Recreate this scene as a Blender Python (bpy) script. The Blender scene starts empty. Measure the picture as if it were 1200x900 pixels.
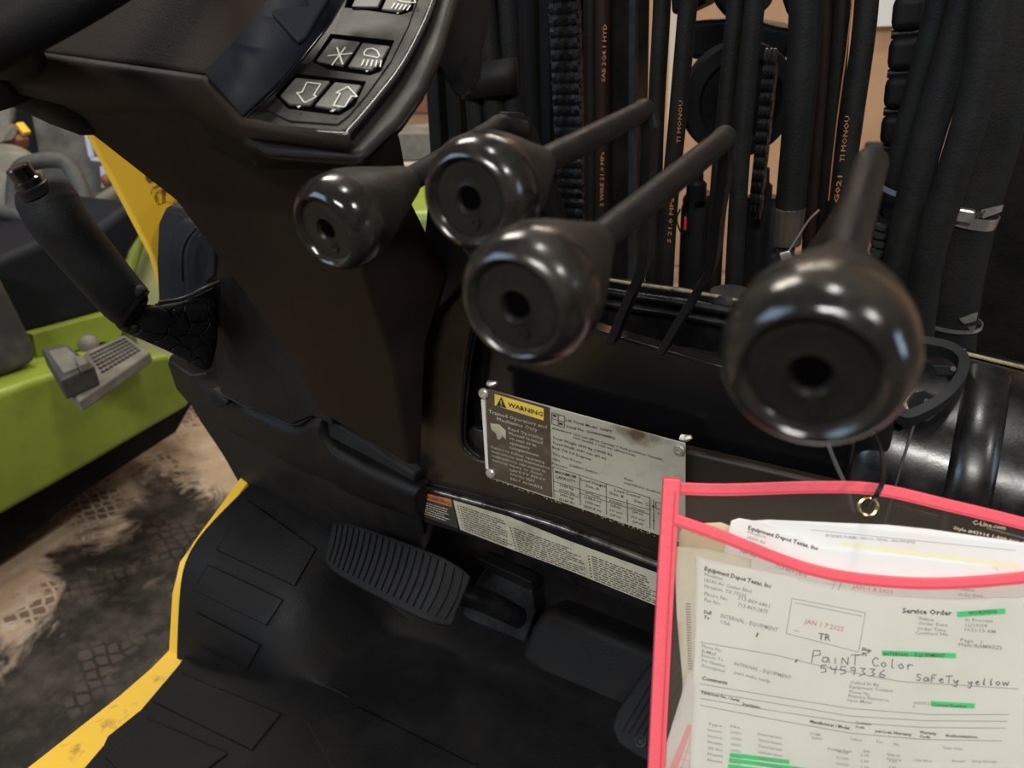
import bpy, bmesh, math, random
from math import sin, cos, pi, radians
from mathutils import Vector, Matrix
random.seed(7)
S = bpy.context.scene
COL = S.collection

# ------------------------------------------------------------------ camera
FPX = 900.0
CAM = Vector((0, 0, .72))
yaw, pit, roll = radians(33), radians(26), radians(-3.8)
fw = Vector((-sin(yaw)*cos(pit), cos(yaw)*cos(pit), -sin(pit)))
r0 = Vector((cos(yaw), sin(yaw), 0)); u0 = r0.cross(fw)
RT = r0*cos(roll) + u0*sin(roll); UP = -r0*sin(roll) + u0*cos(roll)
cd = bpy.data.cameras.new('camera'); cam = bpy.data.objects.new('camera', cd); COL.objects.link(cam)
M = Matrix((RT, UP, -fw)).transposed().to_4x4(); M.translation = CAM
cam.matrix_world = M
cd.sensor_width = 36; cd.lens = 27; cd.clip_start = .02; cd.clip_end = 60
cd.dof.use_dof = True; cd.dof.focus_distance = .62; cd.dof.aperture_fstop = 9.5
S.camera = cam

# ------------------------------------------------------------------ light
S.view_settings.view_transform = 'Standard'; S.view_settings.look = 'None'
S.view_settings.exposure = 0; S.view_settings.gamma = 1
w = bpy.data.worlds.new('world'); S.world = w; w.use_nodes = True
w.node_tree.nodes['Background'].inputs[0].default_value = (.74, .64, .55, 1)
w.node_tree.nodes['Background'].inputs[1].default_value = .15
def area(name, loc, target, sx, sy, power, color):
    l = bpy.data.lights.new(name, 'AREA'); l.shape = 'RECTANGLE'; l.size = sx; l.size_y = sy
    l.energy = power; l.color = color
    o = bpy.data.objects.new(name, l); COL.objects.link(o); o.location = loc
    o.rotation_euler = (Vector(target) - Vector(loc)).to_track_quat('-Z', 'Y').to_euler()
area('ceiling_lamp', (.25, .5, 3.1), (0, .3, 0), .30, .24, 17, (1, .97, .92))
area('ceiling_lamp', (2.1, -.1, 2.5), (0, .3, .4), .28, .22, 20, (1, .97, .92))
area('ceiling_lamp', (.6, -2.3, 2.6), (0, .4, .4), 1.2, .4, 92, (1, .97, .92))  # added fill lamp behind the driver, brightens pouch and dash faces
area('ceiling_lamp', (-2.2, 1.6, 3.4), (-2.2, 1.2, 0), 1.4, .5, 80, (1, .92, .80))
area('ceiling_lamp', (-1.2, 3.9, 3.2), (-1.4, 4.4, .2), 1.4, .5, 70, (1, .9, .78))
area('daylight_door', (-3.2, -3.4, 2.6), (-.5, .3, .4), 2.6, 2.2, 110, (.55, .76, 1))
area('daylight_window', (2.7, .8, .9), (0, .4, .5), .35, 1.0, 12, (.60, .8, 1))

# ------------------------------------------------------------------ geometry helpers
def ray(x, y): return fw + RT*((x-600)/FPX) + UP*((450-y)/FPX)
def D(x, y, t): return CAM + ray(x, y)*t
def hit(x, y, pl):
    P, N = pl; d = ray(x, y); return CAM + d*((P-CAM).dot(N)/d.dot(N))
def PY(v, tilt=0): return (Vector((0, v, .4)), Vector((0, -cos(tilt), sin(tilt))))
def PX(v): return (Vector((v, 0, 0)), Vector((1, 0, 0)))
def PZ(v): return (Vector((0, 0, v)), Vector((0, 0, 1)))
def P3(a, b, c):
    a, b, c = D(*a), D(*b), D(*c); n = (b-a).cross(c-a).normalized()
    if n.dot(CAM-a) < 0: n = -n
    return (a, n)
def H(pts, pl): return [hit(x, y, pl) for x, y in pts]
def T(pts): return [D(*p) for p in pts]

def new(): return bmesh.new()
def slab(bm, pts, off):
    a = [bm.verts.new(p) for p in pts]; b = [bm.verts.new(Vector(p)+Vector(off)) for p in pts]
    n = len(pts); bm.faces.new(a); bm.faces.new(b[::-1])
    for i in range(n): bm.faces.new((a[i], b[i], b[(i+1) % n], a[(i+1) % n]))
    return bm
def box(bm, c, sx, sy, sz, rot=None):
    r = bmesh.ops.create_cube(bm, size=1)
    m = Matrix.Translation(c) @ (rot.to_4x4() if rot else Matrix.Identity(4)) @ Matrix.Diagonal((sx, sy, sz, 1))
    bmesh.ops.transform(bm, matrix=m, verts=r['verts']); return bm
def loft(bm, rings, cap=True, closed=True):
    vs = [[bm.verts.new(p) for p in r] for r in rings]; n = len(rings[0])
    for a, b in zip(vs, vs[1:]):
        for i in range(n if closed else n-1): bm.faces.new((a[i], a[(i+1) % n], b[(i+1) % n], b[i]))
    if cap: bm.faces.new(vs[0][::-1]); bm.faces.new(vs[-1])
    return bm
def smooth_path(pts, k=6):
    pts = [Vector(p) for p in pts]
    if len(pts) < 3: return pts
    out = []; P = [2*pts[0]-pts[1]] + pts + [2*pts[-1]-pts[-2]]
    for i in range(1, len(P)-2):
        a, b, c, d = P[i-1:i+3]
        for j in range(k):
            t = j/k
            out.append(.5*((2*b)+(c-a)*t+(2*a-5*b+4*c-d)*t*t+(3*b-a-3*c+d)*t**3))
    out.append(pts[-1]); return out
def frames(path):
    fr = []; up = None
    for i, p in enumerate(path):
        d = (path[min(i+1, len(path)-1)]-path[max(i-1, 0)]).normalized()
        if up is None: up = Vector((0, 0, 1)) if abs(d.z) < .9 else Vector((0, 1, 0))
        s = d.cross(up).normalized(); up = s.cross(d).normalized(); fr.append((p, s, up))
    return fr
def tube(bm, path, r, n=14, k=6, flat=1.0, cap=True, closed=False):
    path0 = path; path = smooth_path(path, k) if k > 1 else [Vector(p) for p in path]
    m = len(path); rings = []
    for i, (p, s, u) in enumerate(frames(path)):
        if isinstance(r, (list, tuple)):
            f = i/(m-1)*(len(r)-1); j = min(int(f), len(r)-2); rr = r[j]+(r[j+1]-r[j])*(f-j)
        else: rr = r
        rings.append([p+(s*cos(2*pi*q/n)*rr+u*sin(2*pi*q/n)*rr*flat) for q in range(n)])
    return loft(bm, rings, cap)
def lathe(bm, o, axis, prof, n=48, cap=True):
    axis = Vector(axis).normalized(); s = axis.orthogonal().normalized(); u = axis.cross(s)
    return loft(bm, [[o+axis*h+(s*cos(2*pi*q/n)+u*sin(2*pi*q/n))*max(r, 1e-5) for q in range(n)] for h, r in prof], cap)
def grid(bm, f, nu, nv):
    g = [[bm.verts.new(f(i/nu, j/nv)) for i in range(nu+1)] for j in range(nv+1)]
    for j in range(nv):
        for i in range(nu): bm.faces.new((g[j][i], g[j][i+1], g[j+1][i+1], g[j+1][i]))
    return bm
def bil(a, b, c, d):   # tl tr br bl
    a, b, c, d = map(Vector, (a, b, c, d))
    return lambda u, v: (a*(1-u)+b*u)*(1-v)+(d*(1-u)+c*u)*v
def worg(o):
    v = Vector((0, 0, 0))
    while o: v = v+o.location; o = o.parent
    return v
def obj(name, bm, m, parent=None, bevel=0, seg=3, solid=0, sub=0, label=None, smooth=True, ang=32):
    bmesh.ops.recalc_face_normals(bm, faces=bm.faces)
    vs = [v.co for v in bm.verts]
    if parent: o0 = worg(parent)
    else:
        o0 = Vector(((min(v.x for v in vs)+max(v.x for v in vs))/2, (min(v.y for v in vs)+max(v.y for v in vs))/2, min(v.z for v in vs)))
    bmesh.ops.translate(bm, verts=bm.verts, vec=-o0)
    me = bpy.data.meshes.new(name); bm.to_mesh(me); bm.free()
    if smooth:
        for p in me.polygons: p.use_smooth = True
        if not bevel and not sub: me.set_sharp_from_angle(angle=radians(40))
    me.materials.append(m)
    o = bpy.data.objects.new(name, me); COL.objects.link(o)
    if parent: o.parent = parent
    else: o.location = o0
    if solid:
        k = o.modifiers.new('solid', 'SOLIDIFY'); k.thickness = solid; k.offset = -1
    if bevel:
        k = o.modifiers.new('bevel', 'BEVEL'); k.width = bevel; k.segments = seg; k.limit_method = 'ANGLE'
        k.angle_limit = radians(ang); k.harden_normals = True
    if sub:
        k = o.modifiers.new('sub', 'SUBSURF'); k.levels = sub; k.render_levels = sub
    if label: o['label'] = label
    return o
def tag(o, label, cat, group=None, kind=None):
    o['label'] = label; o['category'] = cat
    if group: o['group'] = group
    if kind: o['kind'] = kind
    return o
def thing(name, label, cat, loc, group=None):
    o = bpy.data.objects.new(name, None); COL.objects.link(o); o.location = Vector(loc); o.empty_display_size = .05
    return tag(o, label, cat, group)
def struct(o): o['kind'] = 'structure'; return o

# ------------------------------------------------------------------ materials
def mat(name, col, rough=.5, metal=0, spec=.5, bump=0, bscale=400, dirt=None, dscale=9, damt=.5, coat=0, rvar=0, det=6, lo=.45, hi=.7, dist=0.0):
    if max(col) < .03 and rough > .2:
        col = tuple(x*.75 for x in col)
        if dirt: dirt = tuple(x*.38 for x in dirt)
    m = bpy.data.materials.new(name); m.use_nodes = True; nt = m.node_tree; b = nt.nodes['Principled BSDF']
    def N(t): return nt.nodes.new(t)
    L = nt.links.new
    b.inputs['Base Color'].default_value = (*col, 1); b.inputs['Roughness'].default_value = rough
    b.inputs['Metallic'].default_value = metal; b.inputs['Specular IOR Level'].default_value = spec if not (max(col) < .03 and rough > .33) else min(spec, .17)
    b.inputs['Coat Weight'].default_value = coat; b.inputs['Coat Roughness'].default_value = .12
    tc = N('ShaderNodeTexCoord')
    if dirt or rvar:
        n = N('ShaderNodeTexNoise'); n.inputs['Scale'].default_value = dscale; n.inputs['Detail'].default_value = det
        n.inputs['Roughness'].default_value = .65; n.inputs['Distortion'].default_value = dist
        L(tc.outputs['Object'], n.inputs['Vector'])
        r = N('ShaderNodeMapRange'); r.inputs['From Min'].default_value = lo; r.inputs['From Max'].default_value = hi
        L(n.outputs['Fac'], r.inputs['Value'])
        if dirt:
            r.inputs['To Max'].default_value = damt
            x = N('ShaderNodeMix'); x.data_type = 'RGBA'; x.inputs[6].default_value = (*col, 1); x.inputs[7].default_value = (*dirt, 1)
            L(r.outputs[0], x.inputs[0]); L(x.outputs[2], b.inputs['Base Color'])
        if rvar:
            r2 = N('ShaderNodeMapRange'); r2.inputs['To Min'].default_value = rough; r2.inputs['To Max'].default_value = min(1, rough+rvar)
            r2.inputs['From Min'].default_value = .35; r2.inputs['From Max'].default_value = .65
            L(n.outputs['Fac'], r2.inputs['Value']); L(r2.outputs[0], b.inputs['Roughness'])
    if bump:
        n2 = N('ShaderNodeTexNoise'); n2.inputs['Scale'].default_value = bscale; n2.inputs['Detail'].default_value = 3
        L(tc.outputs['Object'], n2.inputs['Vector'])
        bp = N('ShaderNodeBump'); bp.inputs['Strength'].default_value = bump; bp.inputs['Distance'].default_value = .001
        L(n2.outputs['Fac'], bp.inputs['Height']); L(bp.outputs[0], b.inputs['Normal'])
    return m
K = {}
K['plastic'] = mat('black_plastic', (.010, .0095, .0095), .42, bump=.35, bscale=900, dirt=(.05, .042, .035), dscale=14, damt=.5, rvar=.2)
K['column'] = mat('column_plastic', (.018, .0105, .0065), .55, bump=.4, bscale=1100, dirt=(.05, .037, .028), dscale=7, damt=.4, rvar=.15)
K['gloss'] = mat('glossy_black_paint', (.005, .005, .0055), .16, bump=.06, bscale=500, dirt=(.03, .026, .022), dscale=20, damt=.4, rvar=.22)
K['cleangloss'] = mat('clean_gloss_black', (.004, .004, .0045), .18, spec=.3)
K['brown'] = mat('brown_black_paint', (.026, .017, .010), .30, bump=.10, bscale=600, dirt=(.055, .038, .024), dscale=16, damt=.6, rvar=.2)
K['rubber'] = mat('rubber', (.010, .0105, .011), .5, bump=.5, bscale=700, dirt=(.04, .04, .042), dscale=30, damt=.6, rvar=.2)
K['mat'] = mat('rubber_floor_mat', (.009, .009, .009), .50, bump=.6, bscale=500, dirt=(.045, .037, .03), dscale=9, damt=.7, rvar=.25)
K['hose'] = mat('hose_rubber', (.008, .0085, .008), .52, bump=.4, bscale=500, dirt=(.045, .043, .038), dscale=18, damt=.6, rvar=.15)
K['hosered'] = mat('hose_rusty', (.022, .010, .006), .55, bump=.3, bscale=500, dirt=(.02, .015, .012), dscale=18, damt=.8)
K['mast'] = mat('greasy_mast_steel', (.005, .005, .005), .42, bump=.3, bscale=200, dirt=(.03, .022, .015), dscale=20, damt=.5, rvar=.25)
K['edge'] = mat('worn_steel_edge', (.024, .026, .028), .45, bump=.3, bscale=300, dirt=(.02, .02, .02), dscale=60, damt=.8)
K['knob'] = mat('knob_plastic', (.011, .010, .009), .10, bump=.08, bscale=300, dirt=(.06, .05, .038), dscale=45, damt=.45, rvar=.16)
K['sleeve'] = mat('matte_knob_sleeve', (.019, .018, .016), .36, bump=.3, bscale=350, dirt=(.09, .075, .06), dscale=30, damt=.6, rvar=.25)
K['face'] = mat('knob_face', (.013, .012, .010), .35, bump=.3, bscale=400, dirt=(.05, .042, .03), dscale=80, damt=.5)
K['rod'] = mat('lever_rod_paint', (.012, .012, .013), .36, bump=.25, bscale=300, dirt=(.06, .045, .032), dscale=50, damt=.5, rvar=.2)
K['bezel'] = mat('console_bezel', (.014, .0125, .011), .36, bump=.35, bscale=1300, dirt=(.028, .025, .022), dscale=25, damt=.5, rvar=.15)
K['rimgloss'] = mat('rim_gloss', (.03, .031, .033), .25)
K['button'] = mat('grey_button', (.045, .044, .040), .5, bump=.3, bscale=900, dirt=(.12, .11, .095), dscale=60, damt=.6)
K['white'] = mat('white_print', (.62, .60, .55), .5)
K['yellow'] = mat('safety_yellow', (.82, .50, .035), .42, bump=.15, bscale=200, dirt=(.16, .09, .025), dscale=22, damt=.8, lo=.6, hi=.72)
K['yellowdirty'] = mat('worn_yellow', (.80, .47, .03), .45, bump=.2, bscale=200, dirt=(.05, .03, .015), dscale=45, damt=.9, lo=.48, hi=.56, dist=1.5)
K['green'] = mat('lime_paint', (.25, .33, .035), .42, bump=.15, bscale=80, dirt=(.16, .18, .04), dscale=5, damt=.75, lo=.4, hi=.7)
K['dust'] = mat('dusty_grey', (.125, .12, .10), .75, bump=.4, bscale=120, dirt=(.27, .25, .21), dscale=9, damt=.8)
K['dustdark'] = mat('dusty_dark', (.035, .036, .036), .65, bump=.4, bscale=120, dirt=(.10, .095, .08), dscale=10, damt=.8)
K['navy'] = mat('navy_black_cowl', (.010, .013, .021), .6, bump=.3, bscale=120, dirt=(.035, .036, .04), dscale=5, damt=.7)
K['plate'] = mat('aluminium_plate', (.50, .46, .36), .5, metal=.25, bump=.12, bscale=150, dirt=(.22, .19, .13), dscale=22, damt=.75, lo=.5, hi=.75)
def stain(m, pt, rad, col):
    nt = m.node_tree; b = nt.nodes['Principled BSDF']; L = nt.links.new; src = b.inputs['Base Color'].links[0].from_socket
    g = nt.nodes.new('ShaderNodeNewGeometry'); n = nt.nodes.new('ShaderNodeTexNoise'); n.inputs['Scale'].default_value = 90; n.inputs['Detail'].default_value = 6
    L(g.outputs['Position'], n.inputs['Vector'])
    s_ = nt.nodes.new('ShaderNodeVectorMath'); s_.operation = 'SUBTRACT'; s_.inputs[1].default_value = pt; L(g.outputs['Position'], s_.inputs[0])
    m2 = nt.nodes.new('ShaderNodeVectorMath'); m2.operation = 'MULTIPLY'; m2.inputs[1].default_value = (.55, 1, 1.35); L(s_.outputs[0], m2.inputs[0])
    d = nt.nodes.new('ShaderNodeVectorMath'); d.operation = 'LENGTH'; L(m2.outputs[0], d.inputs[0])
    k = nt.nodes.new('ShaderNodeMath'); k.operation = 'MULTIPLY_ADD'; L(n.outputs['Fac'], k.inputs[0]); k.inputs[1].default_value = rad*1.3; L(d.outputs['Value'], k.inputs[2])
    r = nt.nodes.new('ShaderNodeMapRange'); r.inputs['From Min'].default_value = rad*1.75; r.inputs['From Max'].default_value = rad*.9; L(k.outputs[0], r.inputs['Value'])
    x = nt.nodes.new('ShaderNodeMix'); x.data_type = 'RGBA'; x.inputs[7].default_value = (*col, 1); L(r.outputs[0], x.inputs[0]); L(src, x.inputs[6]); L(x.outputs[2], b.inputs['Base Color'])
stain(K['plate'], hit(747, 509, (Vector((0, .513, 0)), Vector((0, -1, 0)))), .014, (.13, .085, .045))
K['platedark'] = mat('plate_dark_print', (.065, .045, .028), .42, bump=.1, bscale=150, dirt=(.12, .10, .075), dscale=40, damt=.7)
K['yprint'] = mat('yellow_print', (.75, .52, .06), .45, dirt=(.4, .3, .1), dscale=60, damt=.6)
K['oprint'] = mat('orange_print', (.55, .18, .06), .5, dirt=(.2, .08, .04), dscale=80, damt=.8)
K['ink'] = mat('black_ink', (.035, .03, .025), .6)
K['holeshade'] = mat('hole_shade_black', (.002, .002, .002), .9, spec=0)  # near-black colour standing in for shade in wells and knob holes
K['greyink'] = mat('grey_ink', (.27, .27, .28), .7)
K['lightink'] = mat('pale_ink', (.33, .34, .35), .7)
K['redink'] = mat('stamp_red_ink', (.62, .30, .27), .7)
K['pen'] = mat('pen_ink', (.11, .11, .14), .6)
K['pinkprint'] = mat('pink_print', (.85, .42, .42), .7)
K['decal'] = mat('aged_decal', (.46, .42, .31), .5, dirt=(.22, .19, .13), dscale=26, damt=.8)
K['decalblack'] = mat('decal_black', (.03, .025, .022), .45, dirt=(.09, .08, .07), dscale=60, damt=.5)
K['steel'] = mat('zinc_steel', (.55, .54, .50), .32, metal=.9, bump=.15, bscale=300, dirt=(.22, .2, .15), dscale=90, damt=.6)
K['rivet'] = mat('rivet_steel', (.62, .58, .5), .35, metal=.7, dirt=(.35, .3, .22), dscale=200, damt=.7)
K['brass'] = mat('brass_eyelet', (.72, .55, .26), .25, metal=1, dirt=(.3, .2, .08), dscale=150, damt=.5)
K['chrome'] = mat('worn_bright_edge', (.30, .26, .22), .22, metal=.8, bump=.1, bscale=300, dirt=(.03, .02, .015), dscale=30, damt=.95, lo=.42, hi=.6)
K['pink'] = mat('pink_vinyl_binding', (.86, .12, .15), .38, bump=.5, bscale=260, spec=.5)
K['pinkstitch'] = mat('pink_stitch', (.60, .06, .09), .6)
K['paper'] = mat('service_paper', (.84, .86, .82), .8, bump=.25, bscale=45, dirt=(.76, .75, .67), dscale=12, damt=.7)
K['paper2'] = mat('cream_paper', (.74, .70, .58), .8, bump=.25, bscale=45, dirt=(.6, .53, .38), dscale=14, damt=.7)
K['paper3'] = mat('white_paper', (.74, .73, .70), .8, bump=.25, bscale=45, dirt=(.74, .64, .55), dscale=16, damt=.7)
K['kraft'] = mat('manila_paper', (.62, .50, .33), .8, bump=.25, bscale=45, dirt=(.45, .34, .2), dscale=14, damt=.6)
K['hilite'] = mat('green_highlighter', (.04, .74, .26), .7)
K['cardboard'] = mat('cardboard', (.50, .30, .17), .85, dirt=(.36, .2, .1), dscale=4, damt=.6)
K['cream'] = mat('cream_board', (.62, .55, .42), .7)
K['wallm'] = mat('tan_wall', (.62, .40, .25), .85, bump=.2, bscale=20, dirt=(.52, .33, .2), dscale=2, damt=.6)
K['ferrule'] = mat('ferrule', (.10, .08, .062), .42, metal=.5, dirt=(.05, .04, .03), dscale=60, damt=.7)
K['clampblue'] = mat('clamp_blue_grey', (.16, .20, .24), .35, metal=.6)
K['wood'] = mat('reddish_box', (.22, .09, .05), .7, dirt=(.15, .06, .03), dscale=5)
K['orange'] = mat('orange_marking', (.32, .14, .055), .6)
K['red'] = mat('red_lens', (.7, .03, .03), .3)
K['bracketgrey'] = mat('bracket_grey', (.022, .023, .024), .45, bump=.2, bscale=500)
K['string'] = mat('grey_cord', (.05, .05, .045), .8, bump=.8, bscale=900)

def cracked():
    m = mat('cracked_vinyl', (.016, .017, .02), .4)
    nt = m.node_tree; b = nt.nodes['Principled BSDF']; L = nt.links.new
    tc = nt.nodes.new('ShaderNodeTexCoord'); n = nt.nodes.new('ShaderNodeTexNoise'); n.inputs['Scale'].default_value = 30
    mx = nt.nodes.new('ShaderNodeMix'); mx.data_type = 'VECTOR'; mx.inputs[0].default_value = .04
    L(tc.outputs['Object'], n.inputs['Vector']); L(tc.outputs['Object'], mx.inputs[4]); L(n.outputs['Color'], mx.inputs[5])
    v = nt.nodes.new('ShaderNodeTexVoronoi'); v.feature = 'DISTANCE_TO_EDGE'; v.inputs['Scale'].default_value = 42
    L(mx.outputs[1], v.inputs['Vector'])
    r = nt.nodes.new('ShaderNodeMapRange'); r.inputs['From Max'].default_value = .05; L(v.outputs['Distance'], r.inputs['Value'])
    c = nt.nodes.new('ShaderNodeMix'); c.data_type = 'RGBA'; c.inputs[6].default_value = (.002, .002, .002, 1); c.inputs[7].default_value = (.016, .017, .02, 1)
    L(r.outputs[0], c.inputs[0]); L(c.outputs[2], b.inputs['Base Color'])
    bp = nt.nodes.new('ShaderNodeBump'); bp.inputs['Strength'].default_value = .8; bp.inputs['Distance'].default_value = .002
    L(r.outputs[0], bp.inputs['Height']); L(bp.outputs[0], b.inputs['Normal'])
    return m
K['crack'] = cracked()

def clear_vinyl():
    m = bpy.data.materials.new('clear_vinyl'); m.use_nodes = True; nt = m.node_tree; nt.nodes.clear()
    o = nt.nodes.new('ShaderNodeOutputMaterial'); t = nt.nodes.new('ShaderNodeBsdfTransparent'); g = nt.nodes.new('ShaderNodeBsdfGlossy')
    df = nt.nodes.new('ShaderNodeBsdfDiffuse'); df.inputs[0].default_value = (.55, .42, .33, 1)
    t.inputs[0].default_value = (.985, .985, .98, 1); g.inputs['Roughness'].default_value = .22
    f = nt.nodes.new('ShaderNodeFresnel'); f.inputs[0].default_value = 1.35
    x = nt.nodes.new('ShaderNodeMixShader'); y = nt.nodes.new('ShaderNodeMixShader'); y.inputs[0].default_value = .035
    n = nt.nodes.new('ShaderNodeTexNoise'); n.inputs['Scale'].default_value = 22; tc = nt.nodes.new('ShaderNodeTexCoord')
    bp = nt.nodes.new('ShaderNodeBump'); bp.inputs['Strength'].default_value = .5; bp.inputs['Distance'].default_value = .004
    L = nt.links.new; L(tc.outputs['Object'], n.inputs['Vector']); L(n.outputs[0], bp.inputs['Height']); L(bp.outputs[0], g.inputs['Normal'])
    L(f.outputs[0], x.inputs[0]); L(t.outputs[0], x.inputs[1]); L(g.outputs[0], x.inputs[2])
    L(x.outputs[0], y.inputs[1]); L(df.outputs[0], y.inputs[2]); L(y.outputs[0], o.inputs[0])
    return m
K['vinyl'] = clear_vinyl()

def concrete():
    m = bpy.data.materials.new('stained_concrete'); m.use_nodes = True; nt = m.node_tree; b = nt.nodes['Principled BSDF']
    L = nt.links.new
    def N(t, **k):
        n = nt.nodes.new(t)
        for a, v in k.items(): n.inputs[a.replace('_', ' ')].default_value = v
        return n
    geo = N('ShaderNodeNewGeometry'); POS = geo.outputs['Position']
    def noise(s, d=8, dist=0):
        n = N('ShaderNodeTexNoise', Scale=s, Detail=d, Roughness=.65, Distortion=dist); L(POS, n.inputs['Vector']); return n.outputs['Fac']
    def rng(v, a, b_, c=0, d=1):
        r = N('ShaderNodeMapRange'); r.inputs['From Min'].default_value = a; r.inputs['From Max'].default_value = b_
        r.inputs['To Min'].default_value = c; r.inputs['To Max'].default_value = d; L(v, r.inputs['Value']); return r.outputs[0]
    def mth(op, a, b_):
        n = N('ShaderNodeMath'); n.operation = op
        for i, v in ((0, a), (1, b_)):
            if isinstance(v, (int, float)): n.inputs[i].default_value = v
            else: L(v, n.inputs[i])
        return n.outputs[0]
    def mix(f, a, b_):
        x = N('ShaderNodeMix'); x.data_type = 'RGBA'
        if isinstance(f, float): x.inputs[0].default_value = f
        else: L(f, x.inputs[0])
        for i, v in ((6, a), (7, b_)):
            if isinstance(v, tuple): x.inputs[i].default_value = (*v, 1)
            else: L(v, x.inputs[i])
        return x.outputs[2]
    sp = N('ShaderNodeSeparateXYZ'); L(POS, sp.inputs[0])
    X, Y = sp.outputs[0], sp.outputs[1]
    # oil soaked lane: x > -1.95 ... , elongated along y, ragged edge
    ragged = noise(3.2, 9, .8)
    # the oil reaches further out (towards -x) the closer to y=1.1
    lim = mth('ADD', mth('MULTIPLY', Y, -.62), -1.47)      # edge in x as a function of y
    dx = mth('SUBTRACT', X, lim)
    st = mth('ADD', dx, mth('MULTIPLY', mth('SUBTRACT', ragged, .5), .9))
    oil = rng(st, 0, .10)
    far = rng(mth('ADD', Y, mth('MULTIPLY', mth('SUBTRACT', noise(9, 6, 2.5), .5), .35)), 1.14, 1.07)
    oil = mth('MULTIPLY', oil, far)
    oil = mth('MULTIPLY', oil, rng(noise(7, 9, .3), .28, .42, .7, 1))
    base = mix(rng(noise(2.5), .35, .7), (.40, .29, .195), (.27, .19, .13))
    base = mix(rng(noise(14), .5, .62, 0, .6), base, (.46, .40, .32))
    dark = mix(rng(noise(11, 8), .42, .68), (.012, .010, .009), (.06, .048, .04))
    c = mix(oil, base, dark)
    # tyre tread prints: rows of small block marks
    mp = N('ShaderNodeMapping'); mp.inputs['Rotation'].default_value = (0, 0, .5); mp.inputs['Scale'].default_value = (1, 1.5, 1)
    nz = N('ShaderNodeTexNoise', Scale=9.0); L(POS, nz.inputs['Vector'])
    vm = N('ShaderNodeVectorMath'); vm.operation = 'MULTIPLY_ADD'; L(nz.outputs['Color'], vm.inputs[0]); vm.inputs[1].default_value = (.02, .02, 0); L(POS, vm.inputs[2])
    L(vm.outputs[0], mp.inputs[0])
    vo = N('ShaderNodeTexVoronoi', Scale=26.0, Randomness=.35); vo.feature = 'DISTANCE_TO_EDGE'; L(mp.outputs[0], vo.inputs['Vector'])
    blk = rng(vo.outputs['Distance'], .10, .16)
    zone = mth('MULTIPLY', rng(noise(4.0, 3), .49, .56), rng(st, -.12, .02))
    c = mix(mth('MULTIPLY', mth('MULTIPLY', blk, zone), .30), c, (.13, .10, .08))
    zone2 = mth('MULTIPLY', rng(noise(5.0, 3), .52, .56), rng(st, -.28, -.10))
    c = mix(mth('MULTIPLY', mth('MULTIPLY', blk, mth('MULTIPLY', zone2, rng(oil, .3, 0))), .8), c, (.05, .035, .025))
    L(c, b.inputs['Base Color'])
    L(rng(oil, 0, 1, .75, .42), b.inputs['Roughness'])
    bp = N('ShaderNodeBump', Strength=.4, Distance=.004); L(noise(30), bp.inputs['Height']); L(bp.outputs[0], b.inputs['Normal'])
    return m
K['concrete'] = concrete()

# ------------------------------------------------------------------ lettering
TXT = {}
def glyphs(s, bold=.012):
    s0 = s; s = (s, bold)
    if s in TXT: return TXT[s]
    cu = bpy.data.curves.new('t', 'FONT'); cu.body = s0; cu.resolution_u = 1; cu.size = 1; cu.offset = bold
    o = bpy.data.objects.new('t', cu); COL.objects.link(o)
    dg = bpy.context.evaluated_depsgraph_get(); me = o.evaluated_get(dg).to_mesh()
    vs = [v.co.copy() for v in me.vertices]; fs = [tuple(p.vertices) for p in me.polygons]
    o.evaluated_get(dg).to_mesh_clear(); bpy.data.objects.remove(o); bpy.data.curves.remove(cu)
    if not vs: return None
    TXT[s] = (vs, fs, min(v.x for v in vs), max(v.x for v in vs)); return TXT[s]
def write(bm, s, a, b, n, h, lift=.0004, wave=None, cap=.7, bold=.012):
    """text s from world point a to b on a surface with normal n, capital height h"""
    g = glyphs(s, bold)
    if not g: return
    vs, fs, x0, x1 = g; ex = (b-a).normalized(); W = (b-a).length; ey = n.cross(ex).normalized()
    if ey.dot(UP) < 0 and abs(ey.dot(UP)) > .3: ey = -ey
    out = []
    for v in vs:
        p = a+ex*((v.x-x0)/(x1-x0)*W)+ey*(v.y/cap*h)
        p = p+n*lift
        if wave: p = p+n*wave(p)
        out.append(bm.verts.new(p))
    for f in fs:
        try: bm.faces.new([out[i] for i in f])
        except ValueError: pass
def wpx(bm, s, p0, p1, pl, hpx, lift=.0004, wave=None, bold=.012):
    a, b = hit(*p0, pl), hit(*p1, pl); t = (a-CAM).dot(fw)
    write(bm, s, a, b, pl[1], hpx*t/FPX, lift, wave, bold=bold)
def strip(bm, a, b, n, h, lift=.0004, wave=None, k=1):
    ex = (b-a).normalized(); ey = n.cross(ex).normalized()*(h/2); prev = None
    for i in range(k+1):
        q = a.lerp(b, i/k)
        c = [q-ey, q+ey]; c = [p+n*lift for p in c]
        if wave: c = [p+n*wave(p) for p in c]
        c = [bm.verts.new(p) for p in c]
        if prev: bm.faces.new((prev[0], c[0], c[1], prev[1]))
        prev = c
def lpx(bm, p0, p1, pl, hpx, lift=.0004, wave=None, k=1):
    a, b = hit(*p0, pl), hit(*p1, pl); strip(bm, a, b, pl[1], hpx*(a-CAM).dot(fw)/FPX, lift, wave, k)
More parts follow.
